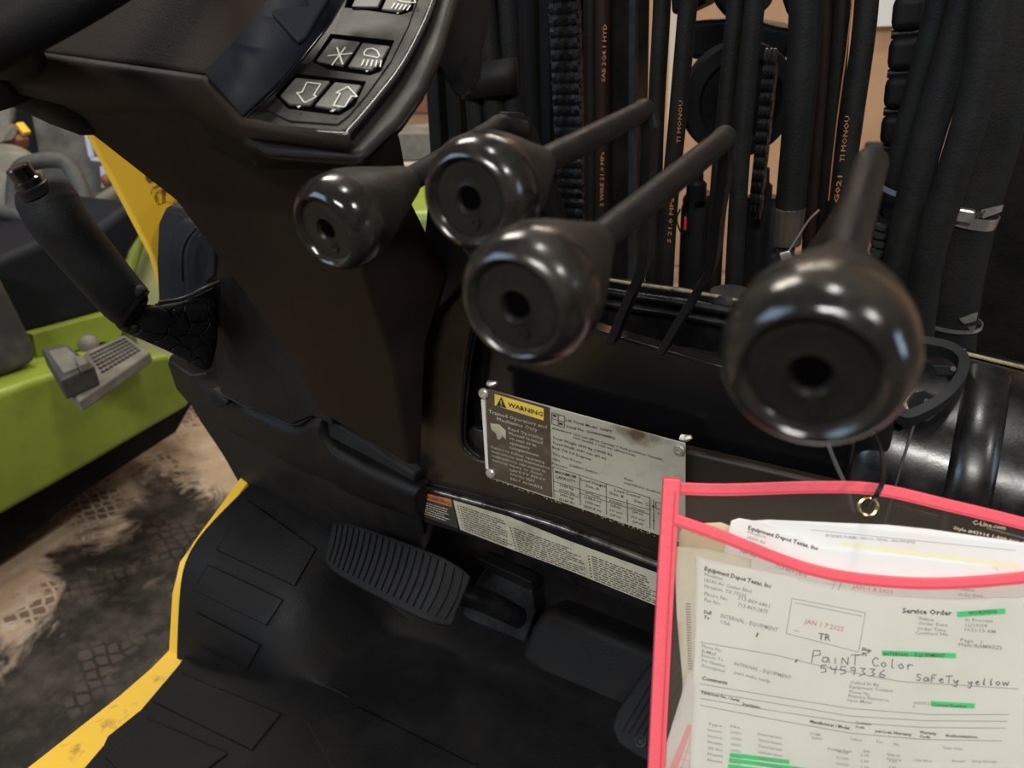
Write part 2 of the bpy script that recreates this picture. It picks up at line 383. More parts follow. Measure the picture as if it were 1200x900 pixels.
def micro(bm, f, n, u0, u1, v0, v1, rows, seed=1, fill=.5, ragged=.25, wave=None):
    """illegible small print: word-long marks in rows on the quad function f(u,v)"""
    rd = random.Random(seed)
    for r in range(rows):
        v = v0+(v1-v0)*(r+.5)/rows; dv = (v1-v0)/rows*fill*.5
        u = u0; end = u1-(u1-u0)*rd.random()*ragged
        while u < end:
            wd = (u1-u0)*rd.uniform(.03, .11); e = min(u+wd, end)
            c = [f(u, v-dv), f(e, v-dv), f(e, v+dv), f(u, v+dv)]
            bm.faces.new([bm.verts.new(p+n*.0004) for p in c]); u = e+(u1-u0)*.018

# ================================================================== SETTING
bm = new(); slab(bm, [(-7, -4, -.5), (4, -4, -.5), (4, 6, -.5), (-7, 6, -.5)], (0, 0, -.1)); struct(obj('floor', bm, K['concrete'], smooth=False))
bm = new(); slab(bm, [(-7, 4.6, -.5), (4, 4.6, -.5), (4, 4.6, 3.5), (-7, 4.6, 3.5)], (0, .12, 0)); struct(obj('wall_back', bm, K['wallm'], smooth=False))
bm = new(); slab(bm, [(-7, -4, -.5), (-7, 6, -.5), (-7, 6, 3.5), (-7, -4, 3.5)], (-.12, 0, 0)); struct(obj('wall_left', bm, K['wallm'], smooth=False))

# ================================================================== BACKGROUND BEHIND THE MAST
t = thing('cardboard_box', 'large tan cardboard box standing behind the mast, seen between hoses', 'box', (-.95, 3.6, -.5))
bm = new(); box(bm, (-.95, 3.85, .35), 1.9, .5, 1.7); obj('carton', bm, K['cardboard'], t, bevel=.01)
bm = new(); box(bm, (-1.35, 3.594, .62), .035, .006, 1.1); obj('tape', bm, K['cream'], t)
bm = new(); box(bm, D(1038, 2, 2.93), .16, .01, .17); tag(obj('white_notice', bm, K['paper3']), 'small white notice seen in the gap left of the thick chain', 'notice')
t = thing('wooden_crate', 'reddish brown crate seen through the gap left of the lever rods', 'crate', (-2.9, 3.3, -.5))
c = D(480, 150, 4.0)
bm = new(); box(bm, c, 1.0, .4, .42); obj('crate_body', bm, K['cardboard'], t, bevel=.01)
bm = new(); box(bm, c+Vector((0, -.22, -.08)), 1.02, .03, .1); obj('slat', bm, K['wood'], t)
bm = new(); box(bm, c+Vector((0, -.22, .16)), 1.02, .03, .1); obj('slat', bm, K['wood'], t)
for z in (.0,): 
    bm = new(); box(bm, (c.x, c.y, (c.z-.2-.5)/2), .9, .36, c.z-.2+.5); obj('crate_foot', bm, K['cardboard'], t)
t = thing('white_carton', 'small white carton in front of the reddish crate', 'carton', (-2.4, 2.7, -.5))
c = D(480, 166, 3.4)
bm = new(); box(bm, c, .42, .3, .11, Matrix.Rotation(.3, 3, 'Z')); obj('carton', bm, K['dust'], t, bevel=.005)
bm = new(); box(bm, c+Vector((0, 0, -.09)), .5, .36, .06, Matrix.Rotation(.2, 3, 'Z')); obj('tray', bm, K['cream'], t, bevel=.005)
bm = new(); box(bm, c+Vector((0, 0, -.36)), .6, .4, .48, Matrix.Rotation(.2, 3, 'Z')); obj('stand', bm, K['cream'], t, bevel=.005)
t = thing('green_drum', 'yellow green painted equipment seen between the two left lever knobs', 'machine', D(500, 300, 2.2))
c = D(505, 268, 2.2)
bm = new(); box(bm, c, .36, .5, .22, Matrix.Rotation(.4, 3, 'Z')); obj('green_cover', bm, K['green'], t, bevel=.03)
bm = new(); box(bm, c+Vector((.0, .05, -.35)), .3, .4, .5, Matrix.Rotation(.4, 3, 'Z')); obj('body', bm, K['dustdark'], t, bevel=.03)

# ================================================================== NEIGHBOURING GREEN FORKLIFT
G = thing('parked_forklift', 'lime green forklift with dusty dark cowl parked beyond the oil stain', 'forklift', (-2.4, 1.0, -.5))
gx = PX(-1.92)
top = H([(-220, 540), (0, 458), (60, 438), (200, 414)], gx); bot = H([(226, 474), (110, 543), (0, 606), (-220, 735)], gx)
bm = new(); slab(bm, top+bot, (-.5, 0, 0)); obj('side_body', bm, K['green'], G, bevel=.02)
bm = new(); slab(bm, H([(-220, 700), (226, 470), (206, 506), (100, 575), (0, 655), (-220, 810)], PX(-2.0)), (-.4, 0, 0)); obj('underframe_shadow', bm, K['mast'], G)  # dark slab drawn deeper, also stands in for the shadow below the body
zt = hit(110, 425, gx).z
# step tread mat on the deck
pz = PZ(zt+.035)
bm = new(); slab(bm, H([(70, 448), (92, 470), (176, 412), (146, 392), (100, 412)], pz), (0, 0, -.03)); tm = obj('step_mat', bm, K['dust'], G, bevel=.006)
bm = new(); f = bil(*H([(104, 415), (146, 396), (166, 412), (120, 440)], pz))
for i in range(10):
    for j in range(6): box(bm, f((i+.5)/10, (j+.5)/6)+Vector((0, 0, .002)), .007, .007, .005)
o = obj('stud', bm, K['dustdark'], tm); o['kind'] = 'stuff'
bm = new(); slab(bm, H([(48, 408), (78, 402), (111, 428), (70, 446)], PZ(zt+.085)), (0, 0, -.05)); o = obj('tray', bm, K['dustdark'], G, bevel=.006)
bm = new(); slab(bm, H([(56, 411), (78, 406), (100, 426), (74, 437)], PZ(zt+.09)), (0, 0, -.006)); obj('inner_pad', bm, K['dust'], o, bevel=.004)
bm = new(); slab(bm, H([(86, 418), (96, 415), (103, 424), (92, 428)], PZ(zt+.105)), (0, 0, -.02)); obj('latch', bm, K['dust'], o, bevel=.004)
bm = new(); lathe(bm, hit(105, 408, PZ(zt+.03)), (0, 0, 1), [(0, .024), (.016, .026), (.03, .018), (.036, .004)], 16); obj('cap', bm, K['dust'], G)
# dark cowl and side panels
bm = new(); slab(bm, H([(38, 392), (150, 362), (140, 400), (120, 400), (45, 425)], PX(-2.1)), (-.1, 0, 0)); obj('green_sill', bm, K['green'], G)
bm = new(); slab(bm, H([(-260, 330), (0, 300), (45, 282), (120, 262), (160, 232), (178, 262), (156, 296), (140, 345), (134, 366), (38, 394), (-260, 520)], PX(-2.14)), (-.5, 0, 0)); obj('side_cowl', bm, K['navy'], G, bevel=.03)
bm = new(); slab(bm, H([(-200, 300), (0, 318), (6, 332), (44, 408), (45, 424), (10, 440), (-200, 500)], PX(-2.0)), (-.12, 0, 0)); obj('dark_front_cover', bm, K['dustdark'], G, bevel=.02)
bm = new(); tube(bm, T([(-60, 330, 2.5), (0, 300, 2.55), (48, 280, 2.6)]), .02, flat=.6); obj('cowl_lip', bm, K['dust'], G)
bm = new(); loft(bm, [T([(205+a, 225+b, 2.72), (160+a*1.2, 265+b, 2.7), (134+a*1.4, 340+b, 2.66), (150+a, 420, 2.6)]) for a, b in ((0, 0), (12, 6))], cap=False, closed=False); obj('fender_lip', bm, K['green'], G, solid=.03)
bm = new(); slab(bm, T([(215, 230, 2.78), (172, 270, 2.76), (147, 340, 2.72), (165, 420, 2.66), (260, 420, 2.66), (260, 250, 2.7)]), (-.2, .1, 0)); obj('fender_panel', bm, mat('pale_green_panel', (.42, .45, .2), .6, dirt=(.4, .37, .3), dscale=4), G)
# seat and grab rails
bm = new(); loft(bm, [[D(x, y, tt)+Vector((0, 0, 0)) for x, y in r] for r, tt in
    (([(-90, 200), (-20, 168), (20, 172), (50, 186), (40, 245), (-90, 270)], 2.75), ([(-90, 195), (-10, 160), (25, 162), (62, 190), (50, 250), (-90, 280)], 2.55), ([(-90, 230), (-20, 205), (20, 205), (45, 225), (40, 262), (-90, 300)], 2.45))]); obj('seat_cushion', bm, K['dust'], G, sub=2)
bm = new(); tube(bm, T([(16, 262, 2.4), (20, 205, 2.4), (40, 190, 2.42), (75, 190, 2.45), (92, 215, 2.45), (106, 252, 2.45)]), .025); obj('grab_rail', bm, K['dustdark'], G)
bm = new(); tube(bm, T([(70, 275, 2.5), (110, 242, 2.5), (140, 222, 2.55)]), .022); obj('cross_rail', bm, K['dust'], G)
bm = new(); tube(bm, T([(60, 235, 2.6), (110, 232, 2.6), (136, 226, 2.6)]), .014); obj('cross_rail', bm, K['dustdark'], G)
bm = new(); tube(bm, T([(-30, 240, 2.3), (10, 250, 2.3), (45, 260, 2.32)]), .02); obj('link_rod', bm, K['dustdark'], G)
bm = new(); tube(bm, T([(-30, 268, 2.3), (12, 272, 2.3), (45, 268, 2.32)]), .012); obj('link_rod', bm, K['dust'], G)
# upright panel with pale slots
bm = new(); slab(bm, T([(28, 90, 3.1), (100, 120, 3.1), (190, 160, 3.1), (150, 300, 3.0), (70, 260, 3.0), (48, 200, 3.0)]), (-.1, .15, 0)); pn = obj('upright_panel', bm, K['dustdark'], G, bevel=.01)
for q in ([(97, 149), (101, 149), (109, 183), (104, 184)], [(117, 195), (123, 195), (125, 220), (119, 220)], [(106, 184), (126, 186), (126, 190), (106, 188)]):
    bm = new(); slab(bm, T([(x, y, 2.95) for x, y in q]), (-.01, .02, 0)); obj('pale_slot', bm, mat('pale_slot', (.35, .38, .48), .6), pn)
bm = new(); slab(bm, T([(103, 155, 2.96), (122, 160, 2.96), (126, 184, 2.96), (110, 184, 2.96)]), (-.01, .02, 0)); obj('opening', bm, K['ink'], pn)
bm = new(); lathe(bm, D(130, 210, 2.95), (.3, -1, 0), [(0, .025), (.03, .022), (.04, .01)], 16); obj('knob', bm, K['wood'], pn)
bm = new(); slab(bm, T([(-60, 60, 3.6), (0, 86, 3.6), (22, 84, 3.6), (36, 100, 3.6), (24, 100, 3.5), (0, 92, 3.5), (-60, 90, 3.5)]), (-.1, .1, 0)); obj('roof_panel', bm, K['dust'], G)
bm = new(); slab(bm, T([(-60, 90, 3.4), (60, 95, 3.4), (60, 240, 3.4), (-60, 240, 3.4)]), (-.1, .2, 0)); obj('back_panel', bm, K['mast'], G)
bm = new(); loft(bm, [[D(-5+cos(a)*rx, 128+sin(a)*ry, tt) for a in [i*pi/12 for i in range(24)]] for rx, ry, tt in ((22, 40, 3.15), (24, 42, 3.1), (20, 36, 3.08), (17, 32, 3.12))]); obj('work_lamp', bm, K['dust'], G)
bm = new(); slab(bm, T([(-20, 150, 2.9), (14, 148, 2.9), (2, 166, 2.85), (-20, 172, 2.85)]), (-.02, .05, 0)); obj('loose_paper', bm, K['dust'], G)
bm = new(); box(bm, D(18, 160, 2.95), .10, .05, .05, Matrix.Rotation(.6, 3, 'Y')); obj('wire_bundle', bm, K['wood'], G, bevel=.01)
bm = new(); box(bm, D(27, 151, 2.93), .05, .03, .02, Matrix.Rotation(.8, 3, 'Y')); obj('connector', bm, K['yellow'], G, bevel=.004)

# ================================================================== YELLOW CHASSIS PARTS
F = thing('guard_pillar', 'yellow overhead guard pillar with scuffed paint beside the steering column', 'pillar', (-.92, .62, 0))
pp = PX(-.93)
bm = new(); slab(bm, H([(92, 130), (150, 142), (216, 238), (262, 300), (320, 500), (292, 598), (280, 540), (230, 470), (180, 300)], pp), (.0, 0, 0) if 0 else (-.012, 0, 0)); obj('pillar_plate', bm, K['yellow'], F, bevel=.003)
bm = new(); slab(bm, H([(168, 205), (188, 205), (200, 215), (212, 235), (225, 252), (245, 285), (205, 240), (196, 236), (185, 240), (176, 225)], PX(-.929)), (-.002, 0, 0)); obj('scuffed_patch', bm, K['yellowdirty'], F)
E2 = thing('chassis_sill', 'yellow painted steel sill along the left edge of the floor mat', 'sill', (-.8, .4, -.05))
sp = PX(-.80)
path = [(20, 928), (60, 899), (120, 842), (160, 812), (205, 766), (209, 700), (218, 662), (240, 630), (262, 600), (291, 560)]
top = H(path, sp)
low = H([(60, 950), (96, 900), (140, 860), (165, 832), (214, 770), (216, 700), (224, 668), (245, 640), (270, 610), (296, 596)], sp)
bm = new()
for i in range(len(top)-1):
    pass
a = [p for p in top]; b = [p+Vector((-.012, 0, 0)) for p in top]; c = [p+Vector((-.012, 0, -.03)) for p in top]; d = [p+Vector((.004, 0, -.03)) for p in top]
loft(bm, [[a[i]+Vector((.004, 0, 0)), b[i], c[i], d[i]] for i in range(len(top))]); obj('sill_edge', bm, K['yellow'], E2)
bm = new(); slab(bm, H([(20, 928), (60, 900), (120, 845), (125, 838), (205, 768), (212, 772), (165, 830), (140, 858), (122, 868), (96, 902), (40, 950)], PX(-.797)), (-.012, 0, 0)); obj('sill_plate', bm, K['yellow'], E2, bevel=.002)
bm = new(); slab(bm, [(-.815, -.6, -.04), (-.815, .8, -.04), (-.815, .8, -.4), (-.815, -.6, -.4)], (.1, 0, 0)); obj('side_skirt', bm, K['mast'], E2)

# ================================================================== FLOOR MAT
MT = thing('floor_mat', 'black ribbed rubber mat covering the cab floor and left toe board', 'mat', (-.4, .3, 0))
ml = H([(-80, 1060), (96, 902), (121, 873), (126, 862), (165, 831), (209, 779)], PZ(0))
bm = new(); slab(bm, [Vector((.3, -.35, 0))]+[Vector((ml[0].x, -.35, 0))]+ml+[Vector((-.785, .40, 0)), Vector((-.785, .66, 0)), Vector((.3, .66, 0))], (0, 0, -.008)); obj('mat_sheet', bm, K['mat'], MT, bevel=.002)
bm = new(); slab(bm, [Vector((-.80, -.5, -.006)), Vector((-.70, -.5, -.006)), Vector((-.70, .40, -.006)), Vector((-.80, .40, -.006))], (0, 0, -.01)); obj('sill_flange', bm, K['yellow'], E2)
Lp = H([(205, 772), (206, 745), (207, 715), (209, 685), (213, 655), (232, 622), (262, 592), (292, 562)], PX(-.79))
Rp = H([(326, 804), (318, 786), (320, 764), (330, 732), (345, 696), (364, 662), (380, 637), (394, 620)], PX(-.645))
Cl = []
for l, r in zip(Lp, Rp):
    f_ = Vector((-.585, r.y+.02, 0))
    Cl.append([l+Vector((0, .0, -.01)), l, l.lerp(r, .33)+Vector((0, 0, .002)), l.lerp(r, .66)+Vector((0, 0, .002)), r, r.lerp(f_, .25)+Vector((.006, .0, 0)), r.lerp(f_, .6)+Vector((.006, 0, 0)), f_, f_+Vector((.05, 0, 0))])
bm = new(); loft(bm, Cl, cap=False, closed=False); tbo = obj('toe_board_sheet', bm, K['mat'], MT, solid=.004, sub=2)
from mathutils.bvhtree import BVHTree
def bvh_of(o):
    dg = bpy.context.evaluated_depsgraph_get(); e = o.evaluated_get(dg); me = e.to_mesh(); w_ = worg(o)
    tr = BVHTree.FromPolygons([v.co+w_ for v in me.vertices], [tuple(p.vertices) for p in me.polygons]); e.to_mesh_clear(); return tr
TBV = bvh_of(tbo)
def cast(x, y, tr, fallback):
    r_ = tr.ray_cast(CAM, ray(x, y).normalized()); return (r_[0], r_[1]) if r_[0] is not None else (hit(x, y, fallback), None)
for q in ([(290, 584), (372, 643), (346, 688), (252, 645)], [(243, 661), (333, 703), (313, 734), (225, 691)], [(228, 716), (306, 756), (290, 786), (217, 750)]):
    f_ = []
    for i in range(7):
        row = []
        for j in range(7):
            u, v = (0, .02, .25, .5, .75, .98, 1)[i], (0, .03, .25, .5, .75, .97, 1)[j]
            x = (q[0][0]*(1-u)+q[1][0]*u)*(1-v)+(q[3][0]*(1-u)+q[2][0]*u)*v; y = (q[0][1]*(1-u)+q[1][1]*u)*(1-v)+(q[3][1]*(1-u)+q[2][1]*u)*v
            p_, n_ = cast(x, y, TBV, PX(-.72)); row.append(p_+(CAM-p_).normalized()*(.0055 if 0 < i < 6 and 0 < j < 6 else -.001))
        f_.append(row)
    bm = new(); loft(bm, f_, cap=False, closed=False); obj('tread_panel', bm, K['mat'], MT)
for q in ([(124, 888), (170, 842), (268, 884), (180, 950)], [(178, 822), (212, 790), (330, 838), (296, 880)], [(360, 850), (420, 830), (560, 900), (420, 960)]):
    bm = new(); slab(bm, [p+Vector((0, 0, .0035)) for p in H(q, PZ(0))], (0, 0, -.005)); obj('tread_panel', bm, K['mat'], MT, bevel=.002)
def mesh_patch(name, corners, m, parent, thick=.004, bevel=.0015, off=0):
    bm = new(); n = (Vector(corners[1])-Vector(corners[0])).cross(Vector(corners[3])-Vector(corners[0])).normalized()
    if n.dot(CAM-Vector(corners[0])) < 0: n = -n
    slab(bm, [Vector(c)+n*off for c in corners], -n*thick); return obj(name, bm, m, parent, bevel=bevel)

# ================================================================== LEFT COWL / KICK PANEL
SC = thing('dash_ledge', 'black moulded dash ledge curving below the steering column', 'ledge', (-.6, .5, .3))
def ringpx(a, b, back=.09):      # a: top lip px+Y, b: bottom px+Y
    p, q = hit(*a[:2], PY(a[2])), hit(*b[:2], PY(b[2])); v = Vector((0, back, 0))
    return [p+v+Vector((0, 0, .0)), p, p.lerp(q, .12)+Vector((0, -.008, 0)), p.lerp(q, .6)+Vector((0, -.010, 0)), q, q+v]
st = [((199, 416, .56), (222, 474, .57)), ((225, 432, .53), (245, 492, .54)), ((262, 462, .505), (276, 510, .525)), ((300, 480, .50), (320, 533, .52)), ((338, 497, .50), (350, 552, .52)), ((352, 498, .50), (366, 558, .52)), ((366, 487, .50), (380, 562, .52)), ((376, 489, .50), (388, 566, .52)), ((380, 505, .50), (396, 572, .52)), ((392, 524, .50), (410, 580, .52)), ((430, 545, .50), (440, 592, .52)), ((492, 572, .50), (497, 612, .52))]
bm = new(); loft(bm, [ringpx(a, b) for a, b in st]); obj('ledge_lip', bm, K['plastic'], SC, bevel=.004)
bm = new(); loft(bm, [[hit(*p, PY(y)) for p, y in r] for r in (
    [((216, 440), .590), ((276, 480), .545), ((350, 525), .54), ((440, 562), .54), ((497, 580), .54)],
    [((228, 480), .588), ((277, 512), .545), ((350, 556), .54), ((440, 592), .54), ((500, 612), .54)],
    [((262, 520), .585), ((281, 540), .55), ((350, 580), .55), ((440, 610), .55), ((510, 640), .55)],
    [((286, 560), .58), ((293, 578), .555), ((345, 612), .56), ((384, 624), .57), ((520, 690), .57)],
    [((296, 585), .55), ((305, 590), .53), ((345, 622), .545), ((390, 640), .56), ((530, 720), .58)])], cap=False, closed=False)
obj('kick_panel', bm, K['plastic'], SC, solid=.01, sub=2)
# side pieces
bm = new(); f = T([(255, 292, .80), (262, 288, .80), (292, 345, .77), (345, 405, .76), (372, 440, .77), (392, 500, .81), (365, 488, .82), (340, 499, .83), (300, 482, .85), (258, 462, .875), (252, 430, .87), (250, 350, .84)])
slab(bm, f, (-.02, .10, 0)); obj('side_cowl', bm, K['plastic'], SC, bevel=.008, seg=4)
bm = new(); slab(bm, T([(365, 425, .87), (500, 470, .82), (500, 600, .86), (365, 520, .90)]), (0, .05, 0)); obj('inner_wall', bm, K['plastic'], SC)
for dx in (0, 12):
    bm = new(); tube(bm, T([(372+dx, 440, .85), (378+dx, 490, .87)]), .004, 8); obj('rib', bm, K['plastic'], SC)
bm = new(); slab(bm, T([(382, 488, .83), (486, 556, .78), (486, 566, .785), (384, 512, .835)]), (0, .03, -.004)); obj('rear_lip', bm, K['rubber'], SC, bevel=.003)
# tab and clip at far left end
bm = new(); slab(bm, T([(246, 456, .885), (252, 458, .883), (266, 470, .88), (266, 476, .882), (254, 478, .888), (243, 470, .89)]), (0, .012, 0)); obj('clip', bm, K['plastic'], SC, bevel=.003)
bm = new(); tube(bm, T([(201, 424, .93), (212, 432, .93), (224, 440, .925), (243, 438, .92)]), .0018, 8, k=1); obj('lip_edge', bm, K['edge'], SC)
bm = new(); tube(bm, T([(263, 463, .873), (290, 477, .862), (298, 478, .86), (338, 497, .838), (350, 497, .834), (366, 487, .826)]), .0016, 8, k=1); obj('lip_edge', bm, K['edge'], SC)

# rounded pillar cover behind the parking brake
PCV = thing('pillar_cover', 'dark ribbed plastic cover at the foot of the yellow pillar', 'cover', (-.83, .56, .4))
def arcpanel(r, tt, o):
    return T([(x, y, tt) for x, y in r])
bm = new(); slab(bm, T([(182, 365, .99), (180, 310, .98), (182, 262, .97), (192, 240, .96), (210, 244, .95), (240, 262, .94), (262, 285, .93), (262, 340, .95), (240, 360, .97)]), (-.01, .09, 0)); obj('outer_shell', bm, K['plastic'], PCV, bevel=.01)
bm = new(); slab(bm, T([(196, 360, .965), (195, 300, .955), (200, 270, .95), (212, 256, .945), (245, 266, .93), (250, 352, .95)]), (-.005, .03, 0)); obj('inner_shell', bm, K['rubber'], PCV, bevel=.008)
bm = new(); slab(bm, T([(216, 352, .945), (214, 300, .935), (220, 276, .93), (230, 264, .925), (246, 268, .92), (252, 348, .94)]), (-.005, .02, 0)); obj('inner_shell', bm, K['plastic'], PCV, bevel=.006)
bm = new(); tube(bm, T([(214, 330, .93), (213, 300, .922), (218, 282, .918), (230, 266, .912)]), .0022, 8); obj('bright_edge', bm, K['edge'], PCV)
bm = new(); slab(bm, T([(226, 278, .90), (246, 264, .90), (252, 290, .90), (250, 325, .91), (238, 335, .92), (240, 300, .91)]), (0, .015, 0)); obj('folded_flap', bm, K['rubber'], PCV, bevel=.004)

# ================================================================== PARKING BRAKE
PB = thing('parking_brake_lever', 'black parking brake lever with push button and cracked rubber grip', 'brake lever', (-.72, .5, .35))
bm = new(); tube(bm, T([(47, 213, .705), (51, 222, .706), (58, 240, .710), (72, 264, .716), (110, 310, .74), (146, 352, .76), (160, 362, .765)]), [.012, .023, .0265, .0265, .0258, .025, .024, .022], 24); obj('grip', bm, K['rubber'], PB, bevel=.003)
ax = D(26, 203, .680)-D(48, 232, .695); c = D(42, 225, .692)
bm = new(); lathe(bm, c, ax, [(0, .0125), (.012, .0125), (.0135, .0105), (.024, .0105), (.0255, .009)], 28); obj('release_button', bm, K['gloss'], PB)
bm = new(); lathe(bm, c, ax, [(-.002, .015), (.006, .015), (.007, .0135)], 28); obj('collar', bm, K['rod'], PB)
bm = new(); tube(bm, T([(150, 362, .765), (162, 346, .755), (168, 347, .755)]), [.014, .011, .008], 14); obj('thumb_bump', bm, K['rubber'], PB)
bm = new()
rg = []
for (xa, ya, xb, yb, tt) in ((138, 348, 134, 386, .765), (160, 354, 150, 392, .772), (185, 358, 172, 402, .78), (212, 354, 200, 414, .80), (238, 342, 226, 430, .82), (258, 334, 252, 446, .84)):
    a, b = D(xa, ya, tt), D(xb, yb, tt); m_ = (a+b)/2; dd = (b-a)/2; o_ = fw*.014
    rg.append([m_+dd*cos(q*pi/6)+o_*sin(q*pi/6) for q in range(12)])
loft(bm, rg); obj('boot', bm, K['crack'], PB, sub=2)
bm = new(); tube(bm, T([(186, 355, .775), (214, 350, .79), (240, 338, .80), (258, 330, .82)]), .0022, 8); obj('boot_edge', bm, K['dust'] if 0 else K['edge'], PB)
bm = new(); slab(bm, T([(180, 356, .79), (198, 358, .795), (214, 354, .80), (232, 346, .81), (248, 338, .82), (258, 325, .83), (258, 350, .835), (190, 380, .80)]), (0, .01, 0)); obj('boot_flap', bm, K['plastic'], PB, bevel=.003)

# ================================================================== STEERING COLUMN
CO = thing('steering_column', 'large black tapered plastic steering column cover', 'steering column', (-.5, .5, .3))
secs = [  # lf, rf, rb, lb per level
    [(30, 66, .50), (290, 130, .475), (440, 60, .50), (200, -60, .62)],
    [(20, 80, .51), (284, 146, .48), (440, 110, .50), (200, -20, .65)],
    [(0, 94, .53), (300, 165, .485), (462, 130, .51), (240, 60, .66)],
    [(96, 150, .56), (392, 198, .48), (470, 160, .55), (300, 140, .70)],
    [(205, 235, .62), (410, 260, .535), (484, 238, .60), (340, 220, .72)],
    [(290, 350, .69), (436, 350, .61), (526, 322, .655), (400, 330, .75)],
    [(345, 430, .73), (462, 430, .66), (500, 400, .69), (420, 420, .78)],
    [(372, 482, .76), (478, 545, .74), (494, 545, .75), (440, 480, .81)],
]
bm = new(); loft(bm, [T(s) for s in secs]); obj('column_cover', bm, K['column'], CO, bevel=.010, seg=4, ang=12)
# pod: top surface between ridge and the console
bm = new(); slab(bm, T([(40, 60, .472), (243, 88, .447), (335, -12, .462), (430, -90, .48), (140, -120, .50), (-40, -40, .495)]), (0, .012, -.006)); obj('pod_top', bm, K['column'], CO, bevel=.004)
bm = new(); loft(bm, [T(r) for r in ([(40, 60, .47), (243, 89, .445), (286, 138, .42), (410, 160, .405)], [(14, 76, .495), (232, 122, .485), (296, 158, .455), (412, 174, .435)], [(-10, 92, .52), (220, 150, .525), (310, 190, .495), (420, 188, .465)])], cap=False, closed=False); obj('pod_front', bm, K['column'], CO, solid=.006, sub=0)
# seam line and lower side wing
bm = new(); slab(bm, T([(494, 300, .655), (500, 240, .63), (528, 262, .64), (560, 312, .645), (534, 344, .665), (505, 372, .68)]), (-.01, .03, 0)); obj('side_shroud', bm, K['plastic'], CO, bevel=.004)
bm = new(); slab(bm, T([(504, 256, .66), (530, 270, .66), (552, 300, .66), (560, 318, .66), (528, 300, .665), (512, 276, .665)]), (-.005, .04, .01)); obj('worn_corner', bm, mat('worn_plastic', (.06, .055, .05), .5, bump=.5, bscale=300, dirt=(.14, .13, .12), dscale=90, damt=.8), CO, bevel=.002)

# ================================================================== INSTRUMENT CONSOLE
IC = thing('instrument_console', 'curved black switch console with grey symbol buttons beside the steering wheel', 'console', D(400, 160, .5))
cp = P3((300, 146, .435), (402, 150, .42), (500, 0, .50)); cn = cp[1]
outer = [(284, 140), (305, 147), (398, 156), (408, 152), (438, 118), (470, 78), (494, 34), (508, 0), (524, -60), (420, -60), (402, 0), (384, 30), (355, 68), (322, 105)]
pts = H(outer, cp)
bm = new(); slab(bm, pts, -cn*.016); obj('bezel_ring', bm, K['bezel'], IC, bevel=.004, seg=4)
rim = [(276, 150), (305, 164), (408, 172), (424, 168), (466, 128), (492, 92), (514, 44), (527, 0), (545, -60), (420, -62), (400, 0), (370, 30), (340, 70), (300, 108)]
bm = new(); slab(bm, [p-cn*.006 for p in H(rim, cp)], -cn*.009); obj('console_body', bm, K['bezel'], IC, bevel=.006, seg=4)
# left slope of the console down to the pod
bm = new(); loft(bm, [T(r) for r in ([(241, 88, .444), (272, 56, .448), (300, 22, .452), (325, -20, .456), (350, -60, .462)], [(285, 139, .423), (322, 104, .444), (355, 66, .46), (384, 30, .474), (404, -5, .492), (420, -60, .52)][:5])], cap=False, closed=False); obj('side_slope', bm, K['navy'], IC, solid=.003)
pp_ = P3((316, 18, .455), (350, 54, .457), (392, -10, .478))
bm = new(); slab(bm, [p+pp_[1]*.003 for p in H([(316, 18), (350, 54), (358, 48), (376, 18), (392, -10), (400, -40), (345, -40)], pp_)], -pp_[1]*.008); obj('access_lid', bm, K['navy'], IC, bevel=.002)
for pth_ in ([(286, 140), (322, 106), (354, 69), (383, 31), (401, 0), (418, -50)], [(286, 141), (320, 149), (398, 156), (409, 151), (438, 118), (469, 78), (493, 34), (507, 0), (521, -50)]):
    bm = new(); tube(bm, [p-cn*.0012 for p in H(pth_, cp)], .0017, 10, k=4); obj('bezel_rim_highlight', bm, K['rimgloss'], IC)  # added glossy tube that draws the highlight line along the bezel edge
# inner switch plate
inn = [(312, 130), (340, 143), (396, 147), (410, 136), (432, 110), (458, 74), (478, 34), (490, 0), (500, -40), (420, -40), (410, 0), (392, 36), (366, 72), (334, 108)]
bm = new(); slab(bm, [p+cn*.0008 for p in H(inn, cp)], -cn*.002); obj('switch_plate', bm, K['bezel'], IC, bevel=.0006)
def button(quad, marks, mcol='button'):
    bm = new(); slab(bm, [p+cn*.0024 for p in H(quad, cp)], -cn*.004); b = obj('switch_button', bm, K[mcol], IC, bevel=.0008)
    if marks:
        bm = new(); pl = (cp[0]+cn*.0028, cn)
        for m_ in marks:
            if m_[0] == 'l': lpx(bm, m_[1], m_[2], pl, m_[3] if len(m_) > 3 else 1.5)
            else: wpx(bm, m_[1], m_[2], m_[3], pl, m_[4])
        obj('symbol', bm, K['white'], b)
def poly(pts, w=1.4): return [('l', a, b, w) for a, b in zip(pts, pts[1:]+pts[:1])]
# near-black slabs on the plate, shade of the wells put into their colour
for q in ([(366, 74), (388, 41), (463, 49), (447, 85), (434, 90), (386, 83)], [(323, 113), (348, 88), (430, 97), (416, 126), (398, 137), (338, 129)], [(404, 10), (412, -14), (492, -14), (484, 14), (470, 19)]):
    bm = new(); slab(bm, [p+cn*.0012 for p in H(q, cp)], -cn*.003); obj('well_shade_slab', bm, K['holeshade'], IC, bevel=.0006)
button([(372, 75), (391, 49), (423, 53), (403, 81)], [('l', (384, 66), (413, 63), 1.6), ('l', (389, 77), (405, 56), 1.6), ('l', (395, 56), (402, 76), 1.6)])
Z = [(427, 62), (430, 58), (436, 57), (442, 60), (445, 66), (443, 68), (427, 65)]
button([(409, 82), (426, 54), (458, 58), (446, 78), (436, 86)], poly(Z)+[('l', (427-i*0+i*5, 70+i*.3), (424+i*5.4, 77+i*.5), 1.5) for i in range(5)]+[('t', '9', (428, 85), (431, 85), 4)])
